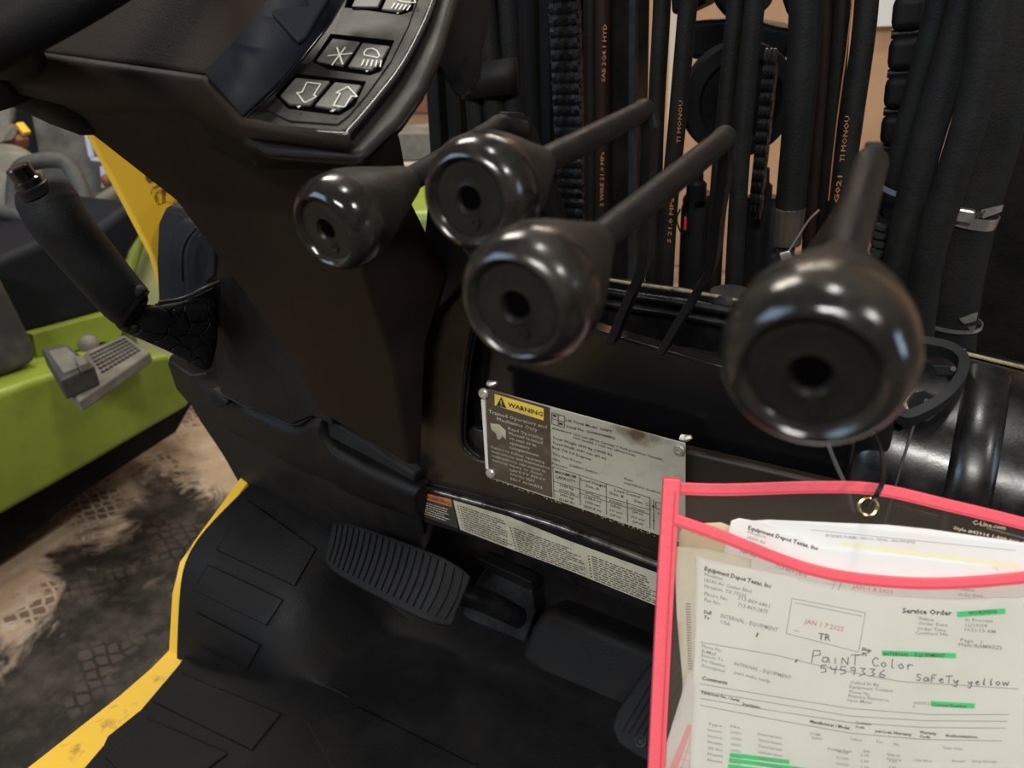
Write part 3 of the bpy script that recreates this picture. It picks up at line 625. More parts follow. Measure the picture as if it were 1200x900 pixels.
button([(330, 116), (348, 95), (388, 99), (365, 127), (340, 126)], poly([(360, 97), (376, 99), (368, 112), (371, 114), (357, 121), (348, 109), (354, 109)])+[('t', '4', (347, 126.5), (351, 127), 5)])
button([(370, 128), (394, 100), (425, 104), (413, 122), (398, 133)], poly([(408, 102), (419, 114), (412, 113), (404, 126), (391, 124), (399, 110), (394, 109)])+[('t', '5', (387, 131), (391, 132), 5)])
button([(448, 15), (461, -14), (490, -12), (482, 10), (470, 17)], poly([(466, 0), (470, -6), (484, -4), (487, 4), (470, 2)])+[('l', (463+i*4.5, 4+i*.7), (459+i*4.5, 10+i*.7), 1.5) for i in range(5)]+[('t', '0', (464, 16.5), (467, 16.5), 3.5)])
button([(413, 12), (424, -14), (456, -14), (444, 12)], [])
# right hand cheek beyond the console rim
bm = new(); slab(bm, T([(505, 62, .51), (524, 30, .52), (535, 0, .54), (552, -50, .56), (560, -20, .57), (548, 30, .55), (545, 62, .545), (530, 82, .535), (512, 84, .52)]), (0, .02, -.02)); obj('cheek', bm, K['plastic'], IC, bevel=.006)
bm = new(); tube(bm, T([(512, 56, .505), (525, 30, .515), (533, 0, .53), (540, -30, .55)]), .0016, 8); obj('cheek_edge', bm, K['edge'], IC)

# ================================================================== STEERING WHEEL
p = D(25, 25, .385); q = D(118, -22, .40); tan = (q-p).normalized()
nn = Vector((0, -.5, .866)); nn = (nn-tan*nn.dot(tan)).normalized()
cdir = nn.cross(tan)
if cdir.x > 0: cdir = -cdir
R_ = .185; ctr = p+cdir*R_
SW = thing('steering_wheel', 'black steering wheel rim at the upper left', 'steering wheel', ctr-nn*.1)
bm = new(); e1 = -cdir; e2 = tan
rings = []
for i in range(96):
    a = 2*pi*i/96; o_ = e1*cos(a)+e2*sin(a); rings.append([ctr+o_*R_+(o_*cos(b*pi/8)+nn*sin(b*pi/8))*.0155 for b in range(16)])
rings.append(rings[0]); loft(bm, rings, cap=False); bmesh.ops.remove_doubles(bm, verts=bm.verts, dist=1e-6); obj('rim', bm, K['plastic'], SW)
for k in range(3):
    a = pi*.5+k*2*pi/3+.5; o_ = e1*cos(a)+e2*sin(a)
    bm = new(); tube(bm, [ctr-nn*.05, ctr+o_*.07-nn*.045, ctr+o_*.13-nn*.02, ctr+o_*R_], [.022, .018, .013, .012], 14, flat=.5); obj('spoke', bm, K['plastic'], SW)
bm = new(); lathe(bm, ctr-nn*.075, nn, [(0, .035), (.02, .05), (.035, .05), (.045, .035), (.048, .01)], 40); obj('hub', bm, K['plastic'], SW)
bm = new(); tube(bm, [ctr-nn*.06, ctr-nn*.08+Vector((.04, .03, -.01)), D(110, 40, .60)], .024, 24, k=4); obj('shaft', bm, K['plastic'], SW)

# ================================================================== DASH PANEL
DP = thing('dashboard', 'brown black metal dash panel with arched recess and riveted data plate', 'dash panel', (-.3, .53, .2))
dy = PY(.52)
bm = new(); slab(bm, H([(489, 566), (488, 500), (490, 420), (496, 392), (510, 362), (534, 342), (566, 328), (596, 322), (606, 338), (585, 348), (566, 362), (552, 388), (543, 445), (539, 512), (546, 530), (560, 538), (585, 545), (594, 480), (800, 527), (993, 572), (1240, 640), (1240, 815), (775, 665)], dy), (0, .012, 0)); obj('panel', bm, K['brown'], DP, bevel=.004, seg=4)
bm = new(); slab(bm, H([(488, 562), (487, 500), (489, 420), (495, 392), (509, 362), (533, 341), (575, 322)], dy)+[p for p in H([(590, 300), (540, 310), (505, 352), (492, 380), (487, 420), (485, 500), (485, 556)], PY(.62))], (-.002, 0, 0)); obj('side_return', bm, K['plastic'], DP)
for r_, off, yy in ((.0016, 0, .519), (.0012, 5, .522)):
    bm = new(); tube(bm, H([(594+off, 350), (572+off, 360), (558+off, 378), (549+off, 410), (543+off, 460), (540+off, 512), (548+off, 530-off*.4), (562, 538-off*.4)], PY(yy)), r_, 8); obj('recess_lip', bm, K['gloss'], DP)
bm = new(); slab(bm, H([(540, 512), (552, 500), (600, 515), (600, 560), (560, 540), (546, 530)], PY(.53)), (0, .03, -.005)); obj('recess_floor', bm, K['gloss'], DP, bevel=.003)
bm = new(); tube(bm, H([(490, 570), (640, 612), (775, 663), (1000, 748)], PY(.515)), .0030, 12, k=8); obj('bright_trim', bm, K['chrome'], DP)
bm = new(); tube(bm, H([(490, 563), (640, 601), (775, 650), (1000, 733)], PY(.517)), .0014, 8, k=8); obj('upper_trim', bm, K['gloss'], DP)
bm = new(); slab(bm, H([(489, 570), (640, 614), (775, 664), (1000, 750), (1000, 795), (775, 709), (640, 657), (497, 612)], dy), (0, .008, 0)); obj('lower_strip', bm, K['plastic'], DP, bevel=.001)
# data plate ------------------------------------------------------
pc = [hit(565, 455, PY(.513)), hit(803, 520, PY(.513)), hit(803, 638, PY(.513)), hit(571, 559, PY(.513))]
bm = new(); slab(bm, pc, (0, .0015, 0)); PL = obj('data_plate', bm, K['plate'], DP, bevel=.0004, label='riveted dark and silver capacity data plate')
pl = PY(.513)
def z1(x, y): return (540+x/4, 430+y/4)
def sheetpoly(pts, m, name, parent, lift): 
    bm = new(); f = [bm.verts.new(p+Vector((0, -lift, 0))) for p in H([z1(*q) for q in pts], pl)]; bm.faces.new(f); return obj(name, bm, m, parent, smooth=False)
sheetpoly([(116, 100), (418, 190), (430, 612), (132, 515)], K['platedark'], 'dark_field', PL, .0003)
sheetpoly([(96, 150), (113, 155), (131, 480), (118, 476)], K['white'], 'pale_stripe', PL, .0004)
sheetpoly([(160, 125), (390, 193), (390, 250), (160, 178)], K['yprint'], 'warning_label', PL, .0006)
sheetpoly([(140, 262), (182, 268), (212, 296), (214, 338), (196, 322), (186, 340), (172, 336), (168, 312), (146, 292)], K['decal'], 'hand_symbol', PL, .0007)
bm = new()
def W(b, s, x0, y0, x1, y1, h, lift=.0008): wpx(b, s, z1(x0, y0), z1(x1, y1), pl, h, lift)
wpx(bm, 'WARNING', z1(222, 183), z1(386, 231), pl, 5.6, .0008, None, .03)
W(bm, 'Lift Truck Model  S60FT', 495, 252, 710, 308, 3.6); W(bm, 'Serial No. G004V04448G', 497, 282, 722, 338, 3.6)
W(bm, 'Attachment', 430, 290, 520, 313, 3); W(bm, '1219 mm (48 in) Carriage + Fork positioner Cascade', 530, 318, 945, 437, 3)
W(bm, '1067 mm(42) + 1220 mm (48 in) Forks', 530, 334, 818, 418, 2.8); W(bm, 'Truck Weight 6370 kg (14045 lb)', 430, 334, 710, 417, 3.4)
W(bm, 'Tread Width 1041 mm (41 in)', 430, 357, 682, 433, 3.4); W(bm, 'Back Tilt 6.0 Degrees', 430, 379, 612, 437, 3.4)
W(bm, 'Tire Size Front', 430, 408, 565, 452, 3); W(bm, '21X8X15 Cushion', 510, 462, 640, 500, 3); W(bm, 'Size', 430, 432, 468, 443, 3); W(bm, 'Pressure', 430, 455, 500, 475, 3)
W(bm, 'Rear', 768, 525, 808, 537, 3); W(bm, '16X7X10.5 Cushion', 768, 546, 938, 594, 3)
W(bm, 'MAXIMUM', 445, 495, 540, 521, 4); W(bm, 'CAPACITY', 445, 518, 540, 543, 4); W(bm, 'Load Height', 563, 530, 680, 564, 3.8); W(bm, 'Dim. A', 588, 560, 650, 578, 3.8)
W(bm, 'Load Center', 722, 580, 845, 615, 3.8); W(bm, 'Dim. B', 700, 594, 765, 613, 3.8); W(bm, 'Dim. C', 815, 630, 880, 650, 3.8)
for s, x, y, x2 in (('3180 kg', 465, 556, 530), ('(7000 lb)', 462, 578, 534), ('2350 kg', 465, 600, 530), ('(5180 lb)', 462, 622, 534), ('4775mm', 585, 592, 655), ('(188.0 in)', 580, 612, 660), ('5330 mm', 583, 634, 655), ('(209.8 in)', 580, 655, 660),
    ('610 mm', 697, 628, 757), ('(24 in)', 702, 650, 750), ('610 mm', 697, 672, 757), ('(24 in)', 702, 694, 750), ('610 mm', 800, 660, 862), ('(24 in)', 806, 680, 855), ('610 mm', 800, 704, 862), ('(24 in)', 806, 726, 855)):
    W(bm, s, x, y, x2, y+(x2-x)*.30, 3.3)
for a, b in (((433, 465), (890, 612)), ((433, 533), (888, 668)), ((557, 503), (562, 645)), ((682, 545), (684, 690)), ((781, 618), (783, 725)), ((888, 612), (888, 755)), ((433, 465), (438, 612)), ((560, 590), (888, 690)), ((905, 620), (905, 760)), ((915, 630), (990, 655)), ((915, 660), (990, 685)), ((915, 630), (915, 660)), ((920, 680), (945, 690)), ((435, 575), (558, 610))):
    lpx(bm, z1(*a), z1(*b), pl, .8, .0008)
W(bm, 'A', 898, 720, 912, 724, 3); W(bm, 'B', 898, 655, 912, 659, 3)
for a, b in (((428, 212), (487, 230)), ((487, 230), (487, 284)), ((428, 264), (487, 284)), ((428, 212), (428, 264)), ((428, 240), (487, 258)), ((458, 222), (458, 275))): lpx(bm, z1(*a), z1(*b), pl, .9, .0008)
for x, y in ((433, 224), (462, 262)): lpx(bm, z1(x, y), z1(x+16, y+5), pl, 3, .0009)
f = [bm.verts.new(p+Vector((0, -.0009, 0))) for p in H([z1(*q) for q in ((168, 180), (217, 192), (192, 139))], pl)]; bm.faces.new(f)
obj('black_lettering', bm, K['ink'], PL, smooth=False)
bm = new(); lpx(bm, z1(191, 154), z1(193, 172), pl, 1.2, .0012); lpx(bm, z1(193, 176), z1(193, 180), pl, 1.3, .0012); obj('exclamation_mark', bm, K['yprint'], PL, smooth=False)
bm = new()
for s, x0, y0, x1, y1, h in (('Trained Operators and', 133, 214, 405, 288, 4.6), ('Mechanics Only', 172, 248, 362, 302, 4.6), ('Read Operating', 225, 292, 388, 340, 4), ('Manual located', 228, 314, 385, 361, 4), ('on seat or in', 228, 336, 355, 373, 4), ('operators', 230, 358, 325, 386, 4), ('compartment', 230, 380, 368, 420, 4),
    ('Failure to follow operating', 145, 378, 395, 452, 3.4), ('instructions and maintenance', 148, 398, 418, 478, 3.4), ('instructions can result in', 148, 418, 400, 494, 3.4), ('serious injury or death', 150, 438, 385, 509, 3.4), ('SAFETY FIRST', 230, 484, 400, 534, 3.2), ('FASTEN SEAT', 235, 505, 350, 540, 3.2), ('BELT ALWAYS', 235, 526, 385, 570, 3.2)):
    W(bm, s, x0, y0, x1, y1, h)
obj('pale_lettering', bm, K['decal'], PL, smooth=False)
for (x, y) in ((106, 126), (1023, 392), (139, 500)):
    c = hit(*z1(x, y), PY(.5115)); bm = new(); lathe(bm, c, (0, -1, 0), [(-.001, .0052), (.0005, .0052), (.0016, .0042), (.0018, .0018), (.0006, .0014), (.0006, 0)], 24); obj('rivet', bm, K['rivet'], PL)
for (x, y) in ((145, 80), (1052, 335)):
    c = hit(*z1(x, y), PY(.522)); bm = new(); tube(bm, [c-Vector((.004, 0, 0)), c, c+Vector((.005, .001, .002))], [.003, .0035, .0018], 8, k=3); obj('sealant', bm, K['rivet'], PL)
rd = random.Random(5); bm = new()
for i in range(60):
    u = rd.random(); k = hit(575+u*225, 561+u*77+rd.uniform(-.6, 1.6), PY(.5125)); box(bm, k, rd.uniform(.0006, .002), .0006, rd.uniform(.0002, .0005), Matrix.Rotation(rd.uniform(-.2, .6), 3, 'Y'))
o = obj('dried_sealant', bm, K['rivet'], DP); o['kind'] = 'stuff'
# decal strip ------------------------------------------------------
pl2 = PY(.5195)
def z2(x, y): return (480+x/3.75, 550+y/3.75)
def dec(name, pts, m, lift, parent):
    bm = new(); f = [bm.verts.new(p+Vector((0, -lift, 0))) for p in H([z2(*q) for q in pts], pl2)]; bm.faces.new(f); return obj(name, bm, m, parent, smooth=False)
db = dec('warning_decal', [(38, 92), (190, 130), (218, 258), (50, 200)], K['decalblack'], .0012, DP)
dec('orange_field', [(40, 95), (186, 128), (190, 162), (44, 120)], K['oprint'], .0016, db)
bm = new(); wpx(bm, 'WARNING', z2(78, 124), z2(180, 153), pl2, 5, .002); obj('lettering', bm, K['decalblack'], db, smooth=False)
f4 = bil(*[p+Vector((0, -.0013, 0)) for p in H([z2(*q) for q in ((48, 128), (186, 168), (205, 248), (55, 196))], pl2)])
bm = new(); micro(bm, f4, Vector((0, -1, 0)), .05, .95, .05, .9, 6, 3, .35); obj('small_print', bm, K['decal'], db, smooth=False)
dd = dec('instruction_decal', [(194, 132), (440, 205), (700, 310), (1120, 462), (1120, 610), (700, 440), (440, 345), (225, 262)], K['decal'], .0012, DP)
for k, (q, sd) in enumerate((([(212, 146), (432, 222), (465, 350), (238, 262)], 4), ([(440, 240), (768, 360), (790, 470), (470, 356)], 5), ([(785, 364), (1118, 490), (1118, 605), (800, 478)], 6))):
    f = bil(*[p+Vector((0, -.0013, 0)) for p in H([z2(*w_) for w_ in q], pl2)])
    bm = new(); micro(bm, f, Vector((0, -1, 0)), .05, .98, .02, .98, 11, sd, .42); micro(bm, f, Vector((0, -1, 0)), .0, .022, .05, .95, 8, sd+9, .5, 0); obj('small_print', bm, K['ink'], dd, smooth=False)

# ================================================================== LEVER TROUGH AND FRONT COWL
TR = thing('lever_trough', 'glossy black cross panel that the control levers rise from', 'panel', (-.15, .56, .3))
a = H([(540, 335), (600, 352), (712, 391), (870, 438), (1060, 492)], PY(.54)); b = [Vector((p.x, p.y, .30)) for p in a]
bm = new(); slab(bm, a+b[::-1], (0, .020, -.002)); obj('cross_panel', bm, K['cleangloss'], TR, bevel=.0025, seg=4)
bm = new(); slab(bm, [Vector((-.46, .60, .2)), Vector((.12, .60, .2)), Vector((.12, .60, .44)), Vector((-.46, .60, .44))], (0, .01, 0)); obj('back_wall', bm, K['gloss'], TR)
bm = new(); slab(bm, [Vector((-.46, .53, .32)), Vector((.12, .53, .32)), Vector((.12, .62, .32)), Vector((-.46, .62, .32))], (0, 0, -.01)); obj('trough_floor', bm, K['mast'], TR)
FC = thing('front_cowl', 'black steel front cowl with worn yellow grey top edge behind the levers', 'cowl', (-.1, .63, .3))
e = H([(560, 300), (700, 326), (860, 351), (1130, 414), (1260, 446)], PY(.63))
for nm, r_, off, m_ in (('worn_top_edge', .0016, (0, 0, 0), 'wornedge'), ('upper_rail', .0042, (0, -.004, -.010), 'gloss'), ('lower_rail', .004, (0, -.006, -.021), 'gloss')):
    if m_ == 'wornedge': m_ = mat('worn_cream_edge', (.30, .26, .16), .6, bump=.6, bscale=300, dirt=(.03, .025, .02), dscale=120, damt=.9)
    else: m_ = K[m_]
    bm = new(); tube(bm, [p+Vector(off) for p in e], r_, 10, k=4); obj(nm, bm, m_, FC)
bm = new(); slab(bm, [p+Vector((0, .002, -.001)) for p in e]+[Vector((p.x, .632, .1)) for p in e[::-1]], (0, .012, 0)); obj('cowl_plate', bm, K['gloss'], FC, bevel=.002)
bm = new(); lathe(bm, hit(855, 352, PY(.645))-Vector((0, 0, .004)), (0, 0, 1), [(0, .020), (.008, .020), (.013, .017), (.014, .006)], 32); obj('bolt_head', bm, K['edge'], FC)
# right hand hump
HU = thing('right_cowl_hump', 'glossy black rounded cowl hump at the right with a raised rib', 'cowl', (.03, .53, .25))
prof = [(.628, 0.0), (.600, .002), (.570, -.010), (.545, -.026), (.528, -.046), (.520, -.075), (.517, -.11), (.515, -.20)]
def hp(x, i, off=0):
    y, dz = prof[i]; zt = e[3].z + (x-e[3].x)*((e[4].z-e[3].z)/(e[4].x-e[3].x)); a_ = i/(len(prof)-1)*pi/2
    return Vector((x, y-off*sin(a_), zt+dz+off*cos(a_)))
xs = [-.060, -.056, -.045, -.02, .02, .06, .10, .16]
bm = new(); loft(bm, [[hp(x, i)+Vector((0, .025 if k == 0 else .006 if k == 1 else 0, -.012 if k == 0 else -.003 if k == 1 else 0)) for i in range(len(prof))] for k, x in enumerate(xs)], cap=False, closed=False); obj('hump_shell', bm, K['gloss'], HU, solid=.004, sub=2)
bm = new()
rr = []
for k, (dx, of) in enumerate(((-.0, -.003), (.003, .004), (.010, .0075), (.022, .0075), (.029, .004), (.032, -.003))):
    rr.append([hp(.004+dx+(.004*i/7), i, of) for i in range(1, len(prof))])
loft(bm, rr, cap=False, closed=False); obj('raised_rib', bm, K['gloss'], HU, sub=2)
bm = new(); tube(bm, [hp(-.012-.002*i, i, .0006) for i in range(2, len(prof))], .0009, 8); obj('panel_seam', bm, K['ink'], HU)
# bracket
BR = thing('cup_bracket', 'dark grey open ring bracket with two drilled tabs by the large knob', 'bracket', hit(1090, 450, PY(.54)))
cs_ = smooth_path([hit(x, y, PY(v)) for x, y, v in ((1030, 396, .60), (1078, 403, .60), (1108, 409, .597), (1124, 418, .590), (1129, 430, .580), (1123, 448, .565), (1108, 466, .55), (1088, 480, .54), (1064, 490, .53), (1052, 484, .53))], 5)
bm = new(); rg = []; nb = Vector((0, -.55, .83))
for i, p in enumerate(cs_):
    d_ = (cs_[min(i+1, len(cs_)-1)]-cs_[max(i-1, 0)]).normalized(); s_ = d_.cross(nb).normalized()*.0034; h_ = nb*.0065
    rg.append([p-s_-h_, p+s_-h_, p+s_+h_, p-s_+h_])
loft(bm, rg); obj('ring', bm, K['bracketgrey'], BR, bevel=.0015)
for q, hx in (([(1092, 428), (1112, 428), (1122, 434), (1116, 440), (1098, 440)], (1117, 432)), ([(1062, 470), (1070, 460), (1084, 457), (1100, 466), (1088, 476), (1066, 482)], (1086, 470))):
    c = H(q, PY(.565 if q[0][1] < 450 else .545)); bm = new(); slab(bm, c, (0, .004, -.003)); tb = obj('tab', bm, K['bracketgrey'], BR, bevel=.001)
    bm = new(); lathe(bm, hit(*hx, PY(.563 if q[0][1] < 450 else .543)), (0, -1, .4), [(0, .0018), (.0006, .0018)], 14); obj('screw_hole', bm, K['ink'], tb)
bm = new(); slab(bm, H([(1020, 470), (1050, 486), (1036, 560), (990, 560), (1000, 505)], PY(.53)), (0, .01, 0)); obj('bracket_base', bm, K['gloss'], BR, bevel=.003)

# ================================================================== PEDALS AND TOE BOARD
BPp = thing('brake_pedal', 'wide black rubber ribbed brake pedal below the dash', 'pedal', (-.5, .5, .16))
q = T([(392, 606, .885), (552, 664, .80), (522, 742, .775), (379, 666, .86)])
pn_ = (q[1]-q[0]).cross(q[3]-q[0]).normalized()
if pn_.dot(fw) > 0: pn_ = -pn_
fb = bil(*q)
def ps(u, v, up=0): return fb(u, v)+pn_*(up+.012*(1-(2*u-1)**2)+.003*(1-(2*v-1)**2)-.010*max(0, u-.86)/.14*1.2)
bm = new()
def prd(u, v):      # round the corners
    k = .5-.5*(abs(2*u-1)**6)*.24
    return ps(u, .5+(v-.5)*2*k)
grid(bm, prd, 30, 10); obj('pad', bm, K['rubber'], BPp, solid=.010, bevel=.003)
for i in range(20):
    u = .035+i*.0475
    bm = new(); k = .5-.5*(abs(2*u-1)**6)*.24; rows = []
    for j in range(7):
        v = .5+(.07+.80*j/6-.5)*2*k; bow = .018*sin(pi*j/6)
        rows.append([ps(u-.014+bow, v, .0), ps(u-.012+bow, v, .0026), ps(u+.019+bow, v, .0026), ps(u+.021+bow, v, .0)])
    loft(bm, rows); obj('tread_rib', bm, K['rubber'], BPp)
bm = new(); tube(bm, T([(480, 660, .86), (498, 632, .875), (505, 600, .90)]), .006, 10, flat=.6); obj('arm', bm, K['steel'] if 0 else K['mast'], BPp)
bm = new(); tube(bm, T([(530, 690, .83), (570, 705, .86), (606, 722, .90)]), .016, 14, flat=.8); obj('return_arm', bm, K['gloss'], BPp)
AP = thing('accelerator_pedal', 'black ribbed accelerator pedal partly hidden by the pink bordered pouch', 'pedal', (-.2, .5, .05))
ap = P3((735, 800, .80), (790, 840, .77), (800, 760, .80)); an = ap[1]
bm = new(); slab(bm, H([(716, 852), (722, 832), (766, 770), (800, 742), (850, 760), (850, 860), (800, 905), (756, 892), (724, 872)], ap), -an*.012); pad = obj('pad', bm, K['rubber'], AP, bevel=.004)
for i in range(12):
    a, b = (727+i*7.2, 856+i*3.2), (772+i*7.4, 780+i*2.2)
    pa, pb = hit(*a, ap)+an*.001, hit(*b, ap)+an*.001; s_ = (pb-pa).normalized().cross(an)*.0022
    bm = new(); slab(bm, [pa-s_, pa+s_, pb+s_, pb-s_], an*.0018); obj('tread_rib', bm, K['rubber'], AP)
bm = new(); lathe(bm, hit(751, 869, ap), an, [(0, .006), (.0028, .006), (.003, .004), (.0015, .003)], 20); obj('bolt', bm, K['edge'], AP)
TB = thing('toe_board', 'black moulded toe board hump between the two pedals', 'toe board', (-.35, .6, 0))
bm = new(); f0 = PY(.60, .35)
slab(bm, H([(606, 772), (622, 735), (634, 716), (650, 714), (775, 768), (900, 815), (900, 960), (775, 905), (700, 842)], (hit(650, 760, PY(.595)), Vector((0, -.88, .47)))), (0, .05, -.02)); obj('hump', bm, K['mat'], TB, bevel=.012, seg=5)
bm = new(); slab(bm, H([(552, 690), (570, 664), (622, 688), (628, 720), (612, 762), (560, 740), (540, 720)], (hit(590, 720, PY(.62)), Vector((0, -.9, .4)))), (0, .03, 0)); obj('pedal_recess', bm, K['gloss'], TB, bevel=.004)
bm = new(); slab(bm, H([(556, 652), (622, 682), (624, 694), (568, 668)], PY(.615)), (0, .02, -.003)); obj('recess_lip', bm, K['plastic'], TB, bevel=.002)
bm = new(); slab(bm, [Vector((-.66, .655, 0)), Vector((.2, .655, 0)), Vector((.2, .655, .36)), Vector((-.66, .655, .36))], (0, .006, 0)); obj('firewall', bm, K['plastic'], TB)

# ================================================================== CONTROL LEVERS
def lever(fx, fy, ft, bx, by, bt, bar, label, rr=.0245, barw=.008):
    c = D(fx, fy, ft); b = D(bx, by, bt); ax = (b-c).normalized()
    t = thing('control_lever', label, 'lever', D(*bar[-1]), 'hydraulic control levers')
    bm = new(); lathe(bm, c, ax, [(.0040, .0150), (.0010, .0163), (0, .0178), (.0005, .0192), (.0026, .0214), (.0065, .0235), (.0115, .0246), (.017, .0246), (.019, .0243)], 64, cap=False); obj('knob', bm, K['knob'], t)
    bm = new(); lathe(bm, c, ax, [(.0186, .0238), (.0188, .0243), (.024, .0236), (.032, .0214), (.042, .0179), (.052, .0142), (.060, .0115), (.065, .0099), (.068, .0088), (.069, .006)], 56); obj('knob_sleeve', bm, K['sleeve'], t)
    bm = new(); lathe(bm, c+ax*.0022, ax, [(.010, .0), (.010, .0040), (.0022, .0044), (.0008, .0052), (0, .0060), (.0004, .0075), (.0006, .0125), (.0002, .0140), (.0008, .0160)], 48, cap=False); obj('knob_face', bm, K['face'], t)
    bm = new(); lathe(bm, c+ax*.0040, -ax, [(0, .0043), (.0003, .0043)], 24); obj('hole_shade_disc', bm, K['holeshade'], t)  # black disc inside the hole, its shade put into the colour
    dn = (-UP+ax*UP.dot(ax)).normalized()
    bm = new(); lathe(bm, c+ax*.0026+dn*.0098, -ax, [(0, .0026), (.0007, .0024), (.0008, .0012), (.0002, .0008), (.0002, 0)], 20); obj('socket_screw', bm, K['face'], t)
    pth = smooth_path([c+ax*.05, b-ax*.012, b+ax*.002+Vector((0, 0, -.001))], 6)
    bm = new(); tube(bm, [c+ax*.062, c.lerp(b, .6), b-ax*.010], .0068, 20, k=4); tube(bm, [b-ax*.014, b-ax*.004, D(*bar[0])], .0068, 20, k=5); lathe(bm, b-ax*.003, ax, [(-.008, .0068), (0, .0066), (.004, .005), (.006, .002)], 20); obj('rod', bm, K['rod'], t)
    bm = new(); path = smooth_path([b-ax*.004]+T(bar), 5)
    rings = []
    for i, p in enumerate(path):
        d = (path[min(i+1, len(path)-1)]-path[max(i-1, 0)]).normalized(); fwd = Vector((0, 1, 0)); sd = Vector((1, 0, 0)); 
        th = d.cross(sd).normalized(); wv = sd*.0035; tv = th*barw
        rings.append([p-wv-tv, p+wv-tv, p+wv+tv, p-wv+tv])
    loft(bm, rings); obj('bar', bm, K['rod'], t, bevel=.0012)
    return t
lever(378, 272, .378, 592, 144, .49, [(612, 152, .50), (632, 200, .53), (655, 262, .57), (662, 330, .61), (650, 400, .64)], 'leftmost control lever with the smallest looking tapered knob')
lever(546, 236, .310, 758, 128, .485, [(762, 150, .487), (758, 230, .53), (757, 300, .56), (740, 345, .59), (718, 400, .62)], 'second control lever from the left, knob just right of the leftmost knob')
lever(600, 363, .256, 852, 160, .45, [(852, 185, .455), (842, 250, .49), (834, 310, .53), (812, 350, .56), (776, 412, .595)], 'third control lever from the left, knob below and in front of the second knob')
lever(948, 446, .190, 1021, 188, .315, [(1014, 210, .34), (975, 270, .42), (930, 330, .50), (880, 400, .55), (850, 440, .575)], 'rightmost control lever with the largest looking round knob, nearest the viewer', barw=.009)

# ================================================================== MAST
MS = thing('lift_mast', 'black greasy lift mast rails with cross member and cylinders beyond the cowl', 'mast', (-.25, .9, -.2))
def rail(name, x0, x1, xb0, xb1, Y, m, depth=.05, y0=-80, y1=420, bev=.003):
    kk = (-420-y0)/(y1-y0) if y0 < 0 else 0; x0 += (xb0-x0)*kk; x1 += (xb1-x1)*kk; y0 = -420 if y0 < 0 else y0
    P_ = PY(Y); bm = new(); slab(bm, H([(x0, y0), (x1, y0), (xb1, y1), (xb0, y1)], P_), (0, depth, 0)); return obj(name, bm, K[m], MS, bevel=bev)
rail('rail', 548, 642, 590, 650, .94, 'mast'); rail('rail', 630, 716, 655, 716, 1.02, 'mast'); rail('channel_web', 713, 742, 716, 738, .86, 'mast')
rail('polished_edge', 737, 745, 735, 741, .855, 'edge', .01, bev=.001)
rail('guard_bar', 496, 511, 520, 532, .86, 'mast', .02, 70, 420); rail('guard_bar', 513, 536, 540, 556, .90, 'plastic', .02, 84, 420)
rail('side_plate', 1152, 1330, 1090, 1230, .80, 'mast', .03, -80, 470); rail('rear_channel', 966, 985, 950, 965, .95, 'mast', .03); 
bm = new(); slab(bm, H([(800, 26), (860, 20), (930, 34), (930, 54), (920, 70), (806, 70)], PY(1.0)), (0, .06, 0)); obj('cross_member', bm, K['mast'], MS, bevel=.008)
bm = new(); slab(bm, H([(832, -40), (893, -40), (895, 4), (880, 18), (862, 26), (846, 18), (834, 4)], PY(.98)), (0, .05, 0)); obj('lug', bm, K['mast'], MS, bevel=.008)
bm = new(); slab(bm, H([(782, -60), (830, -60), (826, 4), (800, 16), (786, 18)], PY(.99)), (0, .05, 0)); obj('lug', bm, K['mast'], MS, bevel=.006)
bm = new(); slab(bm, H([(896, -60), (930, -60), (932, 34), (920, 14)], PY(.99)), (0, .05, 0)); obj('lug', bm, K['mast'], MS, bevel=.006)
for (x, y, wd, Yv) in ((822, 232, 46, .93), (893, 236, 46, .91)):
    c = hit(x, y, PY(Yv)); r_ = wd/2*(c-CAM).dot(fw)/FPX; bm = new(); lathe(bm, c-Vector((0, 0, .35)), (0, 0, 1), [(0, r_), (.338, r_), (.342, r_*.93), (.35, r_*.93), (.356, r_*.75), (.358, .004)], 32); obj('lift_cylinder', bm, K['mast'], MS)
for (x, y) in ((816, 225), (892, 228)):
    c = hit(x, y, PY(.9)); bm = new(); lathe(bm, c, (0, 0, 1), [(-.01, .012), (.01, .012), (.014, .008), (.03, .007)], 16); obj('end_cap', bm, K['mast'], MS)
bm = new(); tube(bm, [hit(*p, PY(.9)) for p in ((797, 245), (793, 258), (800, 274), (804, 250))], .0012, 6); obj('clip_wire', bm, K['edge'], MS)
bm = new(); box(bm, hit(803, 262, PY(.88)), .003, .003, .016); obj('red_marker', bm, K['red'], MS, bevel=.001)
# sheave
SH = thing('chain_sheave', 'large black chain wheel between the hoses in the middle of the mast', 'pulley', hit(862, 180, PY(.95)))
c = hit(866, 118, PY(.93)); r_ = 60*(c-CAM).dot(fw)/FPX; axs = Vector((.55, -1, 0)).normalized()
bm = new(); lathe(bm, c, axs, [(-.03, r_*.2), (-.03, r_*1.05), (-.024, r_*1.08), (-.02, r_*.95), (.0, r_*.95), (.004, r_*1.08), (.010, r_*1.05), (.010, r_*.8), (.002, r_*.72), (.002, r_*.35), (.014, r_*.33), (.016, r_*.1)], 64); obj('wheel', bm, K['mast'], SH)
bm = new(); lathe(bm, c, axs, [(.012, r_*.22), (.026, r_*.2), (.028, r_*.05)], 24); obj('axle', bm, K['edge'] if 0 else K['mast'], SH)

